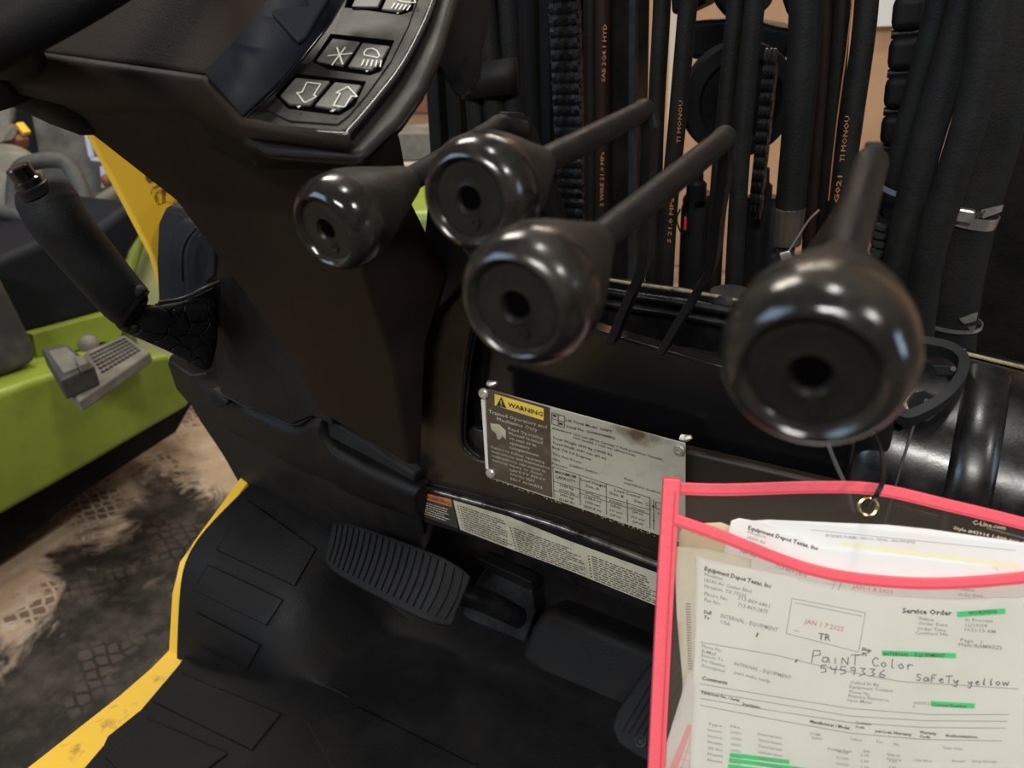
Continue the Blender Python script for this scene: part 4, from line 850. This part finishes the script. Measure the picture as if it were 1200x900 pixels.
# chains -------------------------------------------------------------
def chain(label, pts, Y, wpx_, pitch, group, n, stag=True):
    pth = [hit(*p, PY(Y)) for p in pts]; L0 = (pth[-1]-pth[0]).length; d = (pth[-1]-pth[0]).normalized()
    t = thing('lift_chain', label, 'chain', pth[-1], group); w_ = wpx_*(pth[0]-CAM).dot(fw)/FPX; p_ = L0/n
    sx = Vector((1, 0, 0)); ex_ = 8 if len(pts) and pts[0][1] < 0 else 0; pth[0] = pth[0]-d*p_*ex_; n += ex_
    sx = (sx - d*sx.dot(d)).normalized(); sy = d.cross(sx)
    R3 = Matrix((sx, sy, d)).transposed()
    for i in range(n):
        q = pth[0]+d*p_*(i+.5); bm = new()
        for j in range(6):
            o_ = sx*(w_*(j/5-.5)*.86)+d*(p_*.5 if j % 2 and stag else 0)
            rg_ = []
            for xo in ((-w_*.083, w_*.083) if stag else (-w_*.1, w_*.1)):
                ring = []
                for a_ in range(20):
                    aa = a_*2*pi/20; zz = cos(aa)*p_*(.62 if stag else .52); yy = sin(aa)*p_*(.32 if stag else .42)*(1-.28*(1-abs(cos(aa)))**2)
                    ring.append(q+o_+sx*xo+d*zz+sy*yy)
                rg_.append(ring)
            loft(bm, rg_)
        if not stag: bm.free(); bm = new(); box(bm, q, w_, p_*.62, p_*.93, R3)
        lk = obj('link', bm, K['chainm'] if stag else K['mast'], t, smooth=not stag, bevel=0 if stag else p_*.27)
        bm = new(); pw = .56 if stag else .46; tube(bm, [q+d*p_*.5-sx*w_*pw, q+d*p_*.5+sx*w_*pw], p_*(.20 if stag else .12), 12, k=1); obj('pin', bm, K['chainm'], t)
    return t
K['chainm'] = mat('oily_chain_steel', (.010, .010, .011), .22, metal=.4, bump=.4, bscale=200, dirt=(.006, .005, .004), dscale=60, damt=.9, rvar=.4)
chain('oily leaf chain left of the lettered hose, running down behind the second lever', [(660, -40), (674, 330)], .90, 36, 0, 'lift chains', 15)
chain('short chain beside the sheave in the middle of the mast', [(905, 60), (886, 240)], .86, 14, 0, 'lift chains', 6)
chain('thick black leaf chain at the right beside the tan gap', [(1074, -60), (1032, 330)], .80, 38, 0, 'lift chains', 9, False)

# ================================================================== HOSES
def hose(label, pts, Y, wpx_, m='hose', text=None, group='hydraulic hoses on the mast', extra=None):
    Ys = Y if isinstance(Y, (list, tuple)) else [Y]*len(pts)
    pth = [hit(x, y, PY(v)) for (x, y), v in zip(pts, Ys)]
    pth.insert(0, pth[0]+(pth[0]-pth[1]).normalized()*.28)
    mid = pth[1+(len(pth)-1)//2]; r_ = wpx_/2*(mid-CAM).dot(fw)/FPX
    t = thing('hydraulic_hose', label, 'hose', pth[-1], group)
    bm = new(); tube(bm, pth, r_, 20, k=8); obj('hose_body', bm, K[m], t)
    if text:
        for s, (x0, y0), (x1, y1), h, yo in text:
            pl_ = PY(min(Ys)-r_-.0008); bm = new(); wpx(bm, s, (x0, y0), (x1, y1), pl_, h, .0); obj('hose_lettering', bm, K['orange'], t, smooth=False)
    return t, r_, pth
hose('leftmost black hose leaning behind the console, with orange marking', [(534, -60), (548, 40), (562, 170), (575, 420)], .76, 24, text=[('2G-C', (548, 48), (556, 66), 5, 0)])
hose('second black hose from the left, held by the dark band', [(562, -60), (572, 40), (582, 160), (596, 420)], .76, 26)
hose('third black hose from the left, passing through the right end of the dark band', [(592, -60), (597, 40), (602, 160), (612, 420)], .77, 24)
hose('thin black hose just right of the three banded hoses', [(622, -60), (624, 60), (628, 200), (634, 420)], .86, 16)
hose('black hose between the oily chain and the orange lettered hose', [(692, -60), (692, 100), (693, 300), (694, 420)], .86, 15)
hose('rusty brown hose with orange lettering right of the oily chain', [(707, -60), (706, 100), (706, 300), (706, 420)], .84, 16, 'hosered', [('SAE 2G4.1 HYD', (709, 96), (711, 28), 4.5, 0), ('2 WIRE 21.0 MPa', (707, 242), (708, 178), 4.5, 0)])
hose('left hose of the pair beside the tan gap above the second lever bend', [(778, -60), (775, 20), (770, 110), (767, 200), (764, 420)], .74, 20)
hose('right hose of the pair beside the tan gap, lettered in orange', [(812, -60), (803, 40), (793, 150), (783, 260), (776, 420)], .73, 21, text=[('TI MONOU', (797, 168), (800, 118), 4.5, 0), ('S 21.0 MPa', (786, 285), (790, 232), 4.5, 0)])
hose('left hose crossing in front of the sheave, behind the third lever', [(867, -60), (861, 20), (850, 130), (840, 250), (832, 420)], .75, 20)
hose('right hose crossing in front of the sheave', [(890, -60), (883, 20), (872, 130), (864, 250), (855, 420)], .74, 22)
bt, br, bp = hose('thick grey black hose with a crimped brown ferrule near its lower end', [(948, -60), (944, 10), (939, 100), (930, 200), (925, 250)], .76, 36)
d = (bp[-1]-bp[-2]).normalized()
bm = new(); lathe(bm, bp[-1]-d*.006, d, [(0, br*.95), (.001, br*1.06), (.036, br*1.0), (.038, br*.8)], 14); obj('ferrule', bm, K['ferrule'], bt, smooth=False)
bm = new(); lathe(bm, bp[-1]+d*.03, d, [(0, br*.7), (.012, br*.7), (.013, br*1.05), (.03, br*1.05), (.031, br*.6), (.06, br*.6)], 6); obj('hex_fitting', bm, K['edge'], bt, smooth=False)
hose('rusty lettered hose right of the thick hose', [(968, -60), (966, 60), (958, 180), (950, 280), (946, 420)], .84, 20, 'hosered')
hose('thin black hose between the two lettered hoses', [(990, -60), (984, 60), (974, 180), (966, 280), (960, 420)], .83, 18)
hose('lettered black hose at the left side of the tan gap by the thick chain', [(1021, -60), (1012, 40), (1001, 120), (990, 200), (975, 300), (970, 420)], .80, 25, text=[('TI MONOU', (989, 190), (996, 136), 5, 0), ('G021', (982, 238), (987, 206), 5, 0)])
bm = new(); tube(bm, [hit(x, y, PY(.795)) for x, y in ((999, 0), (992, 60), (980, 150), (971, 235))], .0007, 6); tag(obj('orange_cable', bm, K['orange'], None), 'thin orange line of cable between the lettered hoses', 'cable')
g2 = 'curved hoses at the right'
hose('curved black hose passing just right of the thick chain', [(1120, -60), (1098, 30), (1072, 130), (1054, 215), (1040, 420)], [.72]*5, 34, group=g2)
hose('second curved hose right of the thick chain, under the blue grey clamp', [(1145, -60), (1128, 20), (1102, 110), (1074, 210), (1050, 330), (1040, 430)], [.68]*6, 36, group=g2)
hose('long curved hose sweeping in front of the wide tilt hose', [(1166, -60), (1158, 20), (1142, 120), (1112, 220), (1086, 310), (1072, 430)], [.645]*6, 37, group=g2)
tt_, tr_, tp_ = hose('wide black tilt hose at the far right with steel worm clamp', [(1190, -60), (1180, 30), (1160, 150), (1130, 260), (1112, 360), (1105, 470)], [.70]*6, 66, group=g2)
# clamps (each sits round its hose)
def clamp(name, label, c, axis, r_, h, m, cat='clamp'):
    t = thing(name, label, cat, c-Vector(axis)*h); bm = new()
    axis = Vector(axis).normalized(); lathe(bm, c, axis, [(-h/2, r_), (-h/2, r_+.0012), (h/2, r_+.0012), (h/2, r_)], 48, cap=False); obj('band', bm, K[m], t, smooth=True); return t
ax_ = (hit(1138, 230, PY(.70))-hit(1126, 275, PY(.70))).normalized()
c = hit(1130, 251, PY(.70)); t = clamp('worm_clamp', 'bright steel worm clamp round the wide hose at the right', c, (ax_+Vector((.16, 0, 0))).normalized(), tr_+.001, .009, 'steel')
c2 = hit(1126, 252, PY(.70-tr_-.003)); bm = new(); box(bm, c2, .018, .008, .011, Matrix.Rotation(.12, 3, 'Y')); obj('screw_housing', bm, K['steel'], t, bevel=.002)
for i in range(9):
    bm = new(); box(bm, hit(1140+i*4, 253-i*.9, PY(.70-tr_-.0012+i*.0007)), .0012, .003, .006, Matrix.Rotation(.3, 3, 'Y')); obj('band_slot', bm, K['ink'], t)
bm = new(); slab(bm, H([(1150, 246), (1176, 240), (1174, 248), (1152, 256)], PY(.70-tr_)), (0, .001, 0)); obj('band_tail', bm, K['steel'], t)
c = hit(1113, 376, PY(.70)); t = clamp('wire_clamp', 'thin steel clamp low on the wide hose at the right', c, ax_, tr_+.001, .003, 'steel')
bm = new(); slab(bm, H([(1124, 374), (1146, 366), (1144, 376), (1130, 380)], PY(.70-tr_)), (0, .002, 0)); obj('clamp_ear', bm, K['steel'], t)
bm = new(); slab(bm, H([(1134, 384), (1144, 382), (1140, 390)], PY(.70-tr_)), (0, .002, 0)); obj('clamp_tip', bm, K['steel'], t)
t = clamp('blue_clamp', 'blue grey clamp edge on the curved hoses beside the thick chain', hit(1057, 222, PY(.705)), (.3, 0, 1), .020, .004, 'clampblue')
t = clamp('lower_blue_clamp', 'dark band low on the curved hoses beside the thick chain', hit(1052, 262, PY(.71)), (.3, 0, 1), .020, .010, 'mast')
for i in range(4):
    bm = new(); lathe(bm, hit(1033-i*1.5, 266+i*10, PY(.69)), (.2, 0, 1), [(-.003, .0035), (-.0015, .0055), (.0015, .0055), (.003, .0035)], 14); obj('fitting_ring', bm, K['edge'], t)
# black strap round the left hoses
bm = new(); c = hit(573, 92, PY(.76)); rg = []
for h_ in (-.018, .018):
    rg.append([c+Vector((cos(a)*.036, sin(a)*.020, h_+.003*cos(a))) for a in [i*2*pi/40 for i in range(40)]])
loft(bm, rg, cap=False); sb = obj('hose_strap', bm, K['plastic'], solid=.002); tag(sb, 'wide dark band strapped round the three left hoses', 'strap')
# silver tipped tag by the ferrule
t = thing('wire_tag', 'thin bright wire with square metal tag beside the brown ferrule', 'tag', hit(922, 300, PY(.60)))
bm = new(); tube(bm, [hit(*p, PY(.60)) for p in ((922, 298), (936, 276), (948, 258), (960, 246))], .0009, 6); obj('wire', bm, K['steel'], t)
bm = new(); box(bm, hit(921, 300, PY(.60)), .008, .004, .007, Matrix.Rotation(-.4, 3, 'Y')); obj('square_tag', bm, K['steel'], t, bevel=.001)

# ================================================================== DOCUMENT POUCH
pq = P3((780, 565, .44), (1200, 610, .42), (765, 900, .455)); PN = pq[1]
def off(d): return (pq[0]+PN*d, PN)
def ribbon(pts, pl_, wpx_, thick, k=6):
    c = smooth_path(H(pts, pl_), k); bm = new(); rings = []
    n = pl_[1]
    for i, p in enumerate(c):
        d_ = (c[min(i+1, len(c)-1)]-c[max(i-1, 0)]).normalized(); s_ = n.cross(d_)*(wpx_*(p-CAM).dot(fw)/FPX/2)
        rings.append([p-s_-n*thick/2, p-s_*.96+n*thick/2, p+s_*.96+n*thick/2, p+s_-n*thick/2])
    return loft(bm, rings)
PO = thing('document_pouch', 'clear vinyl document pouch with bright pink binding hung by a black tie', 'document pouch', hit(1000, 1000, pq))
top_pts = [(784, 572), (850, 574), (960, 571), (1030, 574), (1110, 592), (1200, 614), (1330, 650)]
band_pts = [(790, 608), (850, 630), (910, 654), (960, 670), (1020, 680), (1100, 684), (1200, 677), (1330, 660)]
bm = new(); slab(bm, H([(785, 566), (960, 566), (1033, 568), (1200, 608), (1330, 645), (1330, 1150), (752, 1150)], off(-.0062)), -PN*.0003); obj('rear_sheet', bm, K['vinyl'], PO)
bm = new(); slab(bm, H(band_pts+[(1330, 1150), (756, 1150)], off(.0012)), PN*.0003); obj('front_sheet', bm, K['vinyl'], PO)
obj('top_binding', ribbon(top_pts, off(-.005), 15, .0022), K['pink'], PO, bevel=.0006)
obj('pocket_binding', ribbon(band_pts, off(.0016), 14, .0022), K['pink'], PO, bevel=.0006)
obj('side_binding', ribbon([(787, 560), (779, 700), (772, 840), (764, 1000), (756, 1150)], off(-.0015), 20, .0072), K['pink'], PO, bevel=.0008)
for pts_, o_ in (([(791, 577), (784, 700), (777, 840), (769, 1000)], .0026), ):
    obj('stitch_line', ribbon(pts_, off(o_), 1.6, .0004), K['pinkstitch'], PO)
obj('stitch_line', ribbon([(x, y+4.5) for x, y in band_pts], off(.0029), 1.3, .0004), K['pinkstitch'], PO)
obj('stitch_line', ribbon([(x, y+4.5) for x, y in top_pts], off(-.0037), 1.3, .0004), K['pinkstitch'], PO)
c = hit(1017, 594, off(-.0058)); bm = new(); s_ = PN.orthogonal().normalized(); u_ = PN.cross(s_); rg = []
for i in range(40):
    a = i*2*pi/40; o_ = s_*cos(a)+u_*sin(a); rg.append([c+o_*.0050+(o_*cos(b*pi/4)+PN*sin(b*pi/4))*.0012 for b in range(8)])
rg.append(rg[0]); loft(bm, rg, cap=False); bmesh.ops.remove_doubles(bm, verts=bm.verts, dist=1e-7); obj('eyelet', bm, K['brass'], PO, label='round brass eyelet at the top of the pouch')
bm = new(); wpx(bm, 'C-Line.com', (1139, 614), (1178, 621), off(-.0058), 5, .0002); wpx(bm, 'Style #43914 1-888-860-9120', (1117, 620), (1212, 641), off(-.0058), 3.8, .0002); obj('maker_lettering', bm, K['kraft'], PO, smooth=False)

def wv(amp, s, ph):
    def f(p): return amp*(sin(p.x*s+ph)*.6+sin(p.z*s*1.3+p.x*20+ph*2)*.4)
    return f
SH_ = 'papers tucked into the pink bordered pouch'
def sheet(name, outline, o_, m, label, cat, wave, parent_kind=None):
    """a paper sheet: triangulated fine outline on a pouch-parallel plane with a gentle wave and real thickness"""
    bm = new(); pts_ = H(outline, off(o_)); f = bm.faces.new([bm.verts.new(p) for p in pts_])
    # cut the sheet into a lattice so it can curl
    ex = (hit(1200, 640, pq)-hit(800, 600, pq)).normalized(); ey = PN.cross(ex)
    for axis_ in (ex, ey):
        lo = min((p-pq[0]).dot(axis_) for p in pts_); hi = max((p-pq[0]).dot(axis_) for p in pts_)
        k = lo+.006
        while k < hi:
            g_ = bm.verts[:]+bm.edges[:]+bm.faces[:]; bmesh.ops.bisect_plane(bm, geom=g_, plane_co=pq[0]+axis_*k, plane_no=axis_); k += .006
    for v in bm.verts: v.co += PN*wave(v.co)
    t = thing(name, label, cat, pts_[len(pts_)//2])
    obj('paper', bm, K[m], t, solid=.0002); return t, off(o_), wave
# rearmost first
w5 = wv(.0003, 60, 3)
sheet('manila_sheet', [(802, 614), (845, 612), (870, 622), (900, 650), (900, 800), (800, 800), (794, 700), (796, 625)], -.0052, 'kraft', 'cream manila sheet edge at the top left corner of the pouch', 'paper', w5)
t3, p3, w3 = sheet('rear_form_sheet', [(868, 611), (900, 609), (987, 613), (1040, 615), (1090, 620), (1200, 636), (1300, 655), (1300, 900), (868, 900)], -.0045, 'paper3', 'white form rising highest at the back of the pouch', 'paper', wv(.0004, 50, 1))
bm = new(); wpx(bm, 'BUSINESS FORMS - WACO, TEXAS - 800-999-8742', (968, 629), (1072, 637), p3, 3.2, .0003, w3)
lpx(bm, (950, 621), (1190, 645), p3, .6, .0003, w3, 10); obj('lettering', bm, K['greyink'], t3, smooth=False)
bm = new(); lpx(bm, (985, 637), (1195, 664), p3, 4, .0003, w3, 10); obj('yellow_edge', bm, mat('pale_yellow_band', (.78, .72, .42), .8), t3, smooth=False)
t2, p2, w2 = sheet('folded_header_sheet', [(857, 610), (866, 607), (888, 611), (930, 625), (975, 640), (1030, 646), (1167, 663), (1171, 672), (1200, 672), (1300, 690), (1300, 900), (835, 900), (845, 660), (853, 625)], -.0034, 'paper3', 'folded white sheet with the printed depot header above the pink pocket edge', 'paper', wv(.0003, 70, 2))
bm = new(); wpx(bm, 'Equipment Depot Texas, Inc', (876, 620), (958, 645), p2, 4.8, .0003, w2, .03); obj('bold_lettering', bm, K['ink'], t2, smooth=False)
bm = new()
for s, a, b, h in (('Houston', (876, 625), (897, 631), 4), ('18330 Air', (875, 631), (897, 638), 4), ('Phone No.', (870, 640), (896, 649), 4), ('Fax No.', (867, 647), (886, 654), 4.2), ('713-869-6801', (911, 657), (949, 669), 4.4), ('713-869-2875', (908, 665), (945, 677), 4.4), ('Status', (1125, 692), (1142, 693), 3.6), ('Order Date', (1122, 698), (1152, 700), 3.6)): wpx(bm, s, a, b, p2, h, .0003, w2)
obj('lettering', bm, K['greyink'], t2, smooth=False)
bm = new(); wpx(bm, 'JAN 1 8 2025', (998, 689), (1046, 696), p2, 5, .0003, w2); obj('date_stamp', bm, K['redink'], t2, smooth=False)
t4, p4, w4 = sheet('side_form_sheet', [(790, 640), (830, 643), (880, 655), (880, 1100), (792, 1100), (795, 900), (800, 800), (793, 720)], -.0028, 'paper2', 'creased cream sheet showing along the left edge behind the service order', 'paper', wv(.0003, 60, 4))
bm = new(); fq = bil(*H([(803, 706), (810, 706), (812, 785), (806, 785)], p4)); micro(bm, fq, PN, .05, .95, 0, 1, 26, 8, .5); obj('small_print', bm, K['greyink'], t4, smooth=False)
t6, p6, w6 = sheet('pink_table_sheet', [(806, 790), (850, 770), (880, 800), (880, 1100), (757, 1100), (772, 900)], -.0022, 'paper3', 'white sheet with a pink printed table at the lower left corner of the pouch', 'paper', wv(.0002, 60, 5))
bm = new()
for i in range(8): lpx(bm, (806-i*4.2, 850+i*9), (840, 866+i*9), p6, 1, .0003)
for i in range(6): lpx(bm, (806+i*8, 850+i*3.5), (780+i*8, 930), p6, 1, .0003)
f = [bm.verts.new(hit(*q_, p6)+PN*.00025) for q_ in ((806, 848), (812, 850), (783, 932), (772, 930))]; bm.faces.new(f); obj('pink_table', bm, K['pinkprint'], t6, smooth=False)
# main sheet
t1, p1, w1 = sheet('service_order_sheet', [(815, 651), (850, 660), (930, 676), (1030, 698), (1110, 702), (1196, 700), (1300, 705), (1300, 1100), (812, 1100), (808, 900), (814, 760)], -.0006, 'paper', 'front service order sheet with green highlighter and handwriting in the pouch', 'paper', wv(.0003, 55, 0))
def y7(x, y): return (760+x/2.727, 700+y/2.727)
bm = new()
for s, a, b, h in (('Equipment Depot Texas, Inc', (825, 668), (903, 689), 5), ('Service Order', (1057, 718), (1115, 721), 6), ('Comments', (822, 796), (852, 802), 4.5), ('Sell', (824, 718), (833, 720), 4), ('To', (824, 724), (831, 726), 4), ('Ship', (1009, 762), (1021, 764), 4), ('To', (1009, 768), (1016, 769), 4),
    ('Manufacturer / Model', (949, 847), (995, 855), 3.8), ('Warranty', (1077, 859), (1097, 861), 3.6), ('Code', (1077, 864), (1090, 865), 3.4), ('Authorization', (1107, 863), (1145, 865), 3.6), ('Contract', (1002, 848), (1021, 850), 3.4), ('Code', (1002, 853), (1013, 854), 3.4), ('JobCode Warranty', (1025, 858), (1068, 862), 3.4), ('Equipment No. / Serial', (822, 812), (866, 822), 3.4), ('Description', (870, 826), (890, 830), 3.4)): wpx(bm, s, a, b, p1, h, .0003, w1, .03)
obj('bold_lettering', bm, K['ink'], t1, smooth=False)
bm = new()
for s, a, b, h in (('Houston', (825, 674), (846, 680), 4.2), ('18330 Air Center Blvd.', (825, 681), (881, 695), 4.2), ('Houston, TX 77032', (825, 688), (874, 700), 4.2), ('Phone No.', (825, 697), (853, 704), 4.2), ('713-869-6801', (864, 702), (901, 712), 4.6), ('Fax No.', (825, 704), (844, 709), 4.2), ('713-869-2875', (864, 710), (899, 719), 4.6),
    ('INTERNAL - EQUIPMENT', (844, 723), (911, 740), 4.6), ('USA', (844, 730), (855, 733), 4.4), ('Status', (1076, 726), (1094, 728), 4), ('Order Date', (1076, 732), (1110, 734), 4), ('Order Time', (1074, 738), (1108, 740), 4), ('Contract No.', (1072, 743), (1112, 745), 4),
    ('In Process', (1131, 728), (1163, 729), 4), ('12/19/24', (1131, 734), (1156, 735), 4), ('10:51:13 AM', (1130, 739), (1166, 742), 4), ('Page   1', (1125, 751), (1150, 754), 4), ('PNAURAMIREZ2', (1123, 757), (1174, 761), 4.4),
    ('Phone No.', (822, 758), (846, 764), 3.8), ('E-Mail', (822, 764), (838, 768), 3.8), ('Invoice To', (822, 769), (847, 775), 3.8), ('PO Number', (822, 775), (850, 782), 3.8), ('Description', (822, 781), (849, 788), 3.8), ('INTERNAL - EQUIPMENT', (860, 779), (927, 796), 4.2), ('paint make ready', (860, 789), (902, 800), 3.8),
    ('Called In By', (996, 801), (1030, 804), 3.8), ('Equipment Contact', (995, 806), (1046, 811), 3.8), ('Phone No.', (995, 812), (1020, 815), 3.8), ('Primary Resource', (994, 817), (1041, 822), 3.8), ('Hour Meter', (993, 822), (1022, 825), 3.8), ('000751', (1070, 825), (1088, 826), 3.8), ('0', (1069, 829), (1072, 829), 3),
    ('ATTACHMENT', (948, 861), (962, 863), 3.2), ('H60FT', (951, 866), (963, 868), 3.2), ('Repair Order', (1105, 877), (1128, 879), 3.2), ('Labor', (997, 867), (1010, 869), 3.2), ('Yes', (1026, 870), (1034, 871), 3.2), ('No', (1047, 873), (1054, 874), 3.2),
    ('Posting Date', (970, 879), (998, 882), 3.4), ('Qty', (1011, 881), (1019, 882), 3.4), ('Unit Price', (1071, 892), (1092, 893), 3.4), ('Amount', (1115, 893), (1131, 893), 3.4), ('Gross Amount', (1138, 893), (1168, 894), 3.4), ('Qty to', (1039, 885), (1055, 887), 3.4), ('Invoice', (1039, 890), (1056, 892), 3.4)): wpx(bm, s, a, b, p1, h, .0003, w1)
for k_, y_ in enumerate((0, 7, 14, 21, 28, 35, 42)):
    wpx(bm, ('Type', 'Resource', 'Resource', 'Item', 'G/L Acc', 'Item', 'Item')[k_], (829, 849+y_), (846, 852+y_), p1, 3.2, .0003, w1)
    wpx(bm, ('No.', '100731', '100731', '100731', '100731', '100732', '100733')[k_], (856, 852+y_), (868, 854+y_), p1, 3.2, .0003, w1)
    wpx(bm, ('Description', 'Travel System', 'Travel System', 'Administration Standard', 'Safety Decal', 'Seat Belt', 'Paint')[k_], (888, 861+y_), (916, 866+y_), p1, 3.2, .0003, w1)
    if k_ > 1: wpx(bm, '1.00', (1009, 872+y_), (1018, 873+y_), p1, 3.2, .0003, w1); wpx(bm, '1.00', (1042, 879+y_), (1050, 880+y_), p1, 3.2, .0003, w1); wpx(bm, '10/16/24', (980, 868+y_), (994, 870+y_), p1, 3.2, .0003, w1)
for pts_ in ([(820, 752), (907, 767), (973, 783), (1053, 798), (1193, 807)], [(820, 801), (907, 816), (995, 830), (1090, 837), (1182, 837)], [(820, 809), (907, 824), (995, 839), (1080, 844), (1180, 845)], [(820, 818), (907, 833), (998, 847), (1080, 852), (1178, 853)], [(820, 826), (907, 843), (995, 859), (1080, 866), (1174, 868)]):
    for a, b in zip(pts_, pts_[1:]): lpx(bm, a, b, p1, .8, .0003, w1, 6)
obj('lettering', bm, K['greyink'], t1, smooth=False)
bm = new()
for a, b in (((928, 701), (1014, 718)), ((1014, 718), (1006, 764)), ((921, 742), (1006, 764)), ((928, 701), (921, 742)), ((931, 706), (1010, 722)), ((975, 690), (984, 672)), ((982, 692), (990, 674)), ((930, 738), (936, 740))): lpx(bm, a, b, p1, .8, .0003, w1, 4)
obj('stamp_frame', bm, K['lightink'], t1, smooth=False)
bm = new(); wpx(bm, 'JAN 1 7 2025', (942, 730), (988, 740), p1, 5.6, .0004, w1); obj('date_stamp', bm, K['redink'], t1, smooth=False)
bm = new(); wpx(bm, 'TR', (958, 749), (973, 751), p1, 8, .0004, w1)
def pen(strokes, x0, y0, sx, sy, sl, wd=1.05):
    for st_ in strokes:
        for a, b in zip(st_, st_[1:]): lpx(bm, (x0+a[0]*sx, y0+a[0]*sx*sl-a[1]*sy), (x0+b[0]*sx, y0+b[0]*sx*sl-b[1]*sy), p1, wd, .0005, w1)
LT = {'P': [[(0, -.1), (.12, 1)], [(.1, 1), (.6, 1.05), (.65, .7), (.1, .5)]], 'a': [[(.5, .5), (.15, .5), (.05, .1), (.4, .05), (.5, .5), (.6, 0)]], 'I': [[(.3, .5), (.3, 0)]], 'N': [[(.05, 0), (.1, .6), (.5, 0), (.55, .7)]], 'T': [[(0, .9), (.7, 1)], [(.35, .95), (.3, 0)]],
      'C': [[(.6, .8), (.3, .95), (.05, .5), (.2, .05), (.6, .1)]], 'o': [[(.3, .55), (.05, .3), (.25, 0), (.5, .25), (.3, .55)]], 'L': [[(.3, 1), (.2, .1), (.4, .0)]], 'r': [[(.1, .6), (.12, 0)], [(.12, .35), (.3, .6), (.55, .5)]],
      '5': [[(.55, .95), (.15, .9), (.1, .55), (.45, .55), (.5, .2), (.1, 0)]], '4': [[(.1, .9), (.15, .5), (.55, .5)], [(.55, .95), (.4, -.05)]], '9': [[(.5, .6), (.2, .55), (.15, .85), (.45, .95), (.5, .6), (.35, 0)]], '3': [[(.1, .9), (.5, .9), (.25, .55), (.5, .3), (.05, 0)]], '6': [[(.5, .95), (.15, .5), (.1, .1), (.4, .0), (.5, .3), (.15, .4)]],
      'S': [[(.55, .8), (.25, .9), (.15, .6), (.5, .4), (.4, .05), (.05, .1)]], 'F': [[(.1, -.05), (.15, .9), (.6, .95)], [(.12, .5), (.45, .55)]], 'e': [[(.1, .3), (.5, .35), (.35, .55), (.1, .3), (.3, 0), (.55, .1)]], 'y': [[(.05, .5), (.2, .1), (.5, .5)], [(.5, .5), (.3, -.4), (.0, -.3)]], 'l': [[(.2, 0), (.35, .9), (.2, .3), (.4, 0)]], 'w': [[(.05, .5), (.15, 0), (.35, .4), (.5, 0), (.7, .5)]], 'f': [[(.5, .9), (.3, .8), (.2, -.2)], [(.05, .45), (.45, .5)]]}
def hand(s, x0, y0, x1, y1, h):
    sx = (x1-x0)/(len(s)*.72); sl = (y1-y0)/(x1-x0)
    for i, ch in enumerate(s):
        if ch in LT: pen(LT[ch], x0+i*.72*sx, y0+i*.72*sx*sl, sx, h, sl)
hand('PaINT', 951, 775, 1008, 780, 13); hand('CoLor', 1021, 780, 1072, 785, 11); hand('5459336', 960, 788, 1040, 794, 10); hand('SaFeTy', 1072, 797, 1125, 801, 9); hand('yellow', 1133, 802, 1182, 803, 9)
lpx(bm, (1004, 768), (1018, 764), p1, 1, .0005, w1)
for a, b in (((886, 746), (888, 741)), ((932, 776), (934, 772))): lpx(bm, a, b, p1, 1.8, .0005, w1)
obj('handwriting', bm, K['pen'], t1, smooth=False)
bm = new()
for a, b, h in (((1121, 720), (1178, 716), 7), ((1033, 765), (1120, 768), 6.5), ((1090, 824), (1142, 827), 6.5), ((855, 884), (925, 893), 5.5), ((854, 890), (948, 903), 5.5), ((853, 897), (960, 912), 5)): lpx(bm, a, b, p1, h, .00022, w1, 8)
obj('highlighter_marks', bm, K['hilite'], t1, smooth=False)
bm = new()
for s, a, b, h in (('WO4290016', (1134, 720), (1168, 718), 4), ('INTERNAL - EQUIPMENT', (1035, 768), (1107, 770), 4.4), ('Current Number', (1092, 827), (1132, 829), 3.8)): wpx(bm, s, a, b, p1, h, .0005, w1)
obj('marked_lettering', bm, K['ink'], t1, smooth=False)

# tie and cord
ti = [hit(1016, 592, off(.0)), D(1026, 582, .405), D(1035, 560, .41), D(1033, 530, .43), D(1024, 505, .46), D(1018, 480, .50)]
bm = new(); c = smooth_path(ti, 6); rings = []
for i, p in enumerate(c):
    d_ = (c[min(i+1, len(c)-1)]-c[max(i-1, 0)]).normalized(); s_ = d_.cross(fw).normalized()*.0013; n_ = s_.cross(d_).normalized()*.0006
    rings.append([p-s_-n_, p+s_-n_, p+s_+n_, p-s_+n_])
loft(bm, rings); tag(obj('cable_tie', bm, K['gloss'], bevel=.0002), 'black plastic cable tie looped through the brass eyelet', 'cable tie')
bm = new(); tube(bm, T([(962, 500, .50), (970, 520, .48), (980, 545, .47), (992, 572, .46), (1000, 600, .46)]), .0014, 8); tag(obj('hanging_cord', bm, K['string']), 'thin grey cord hanging down behind the pouch top', 'cord')
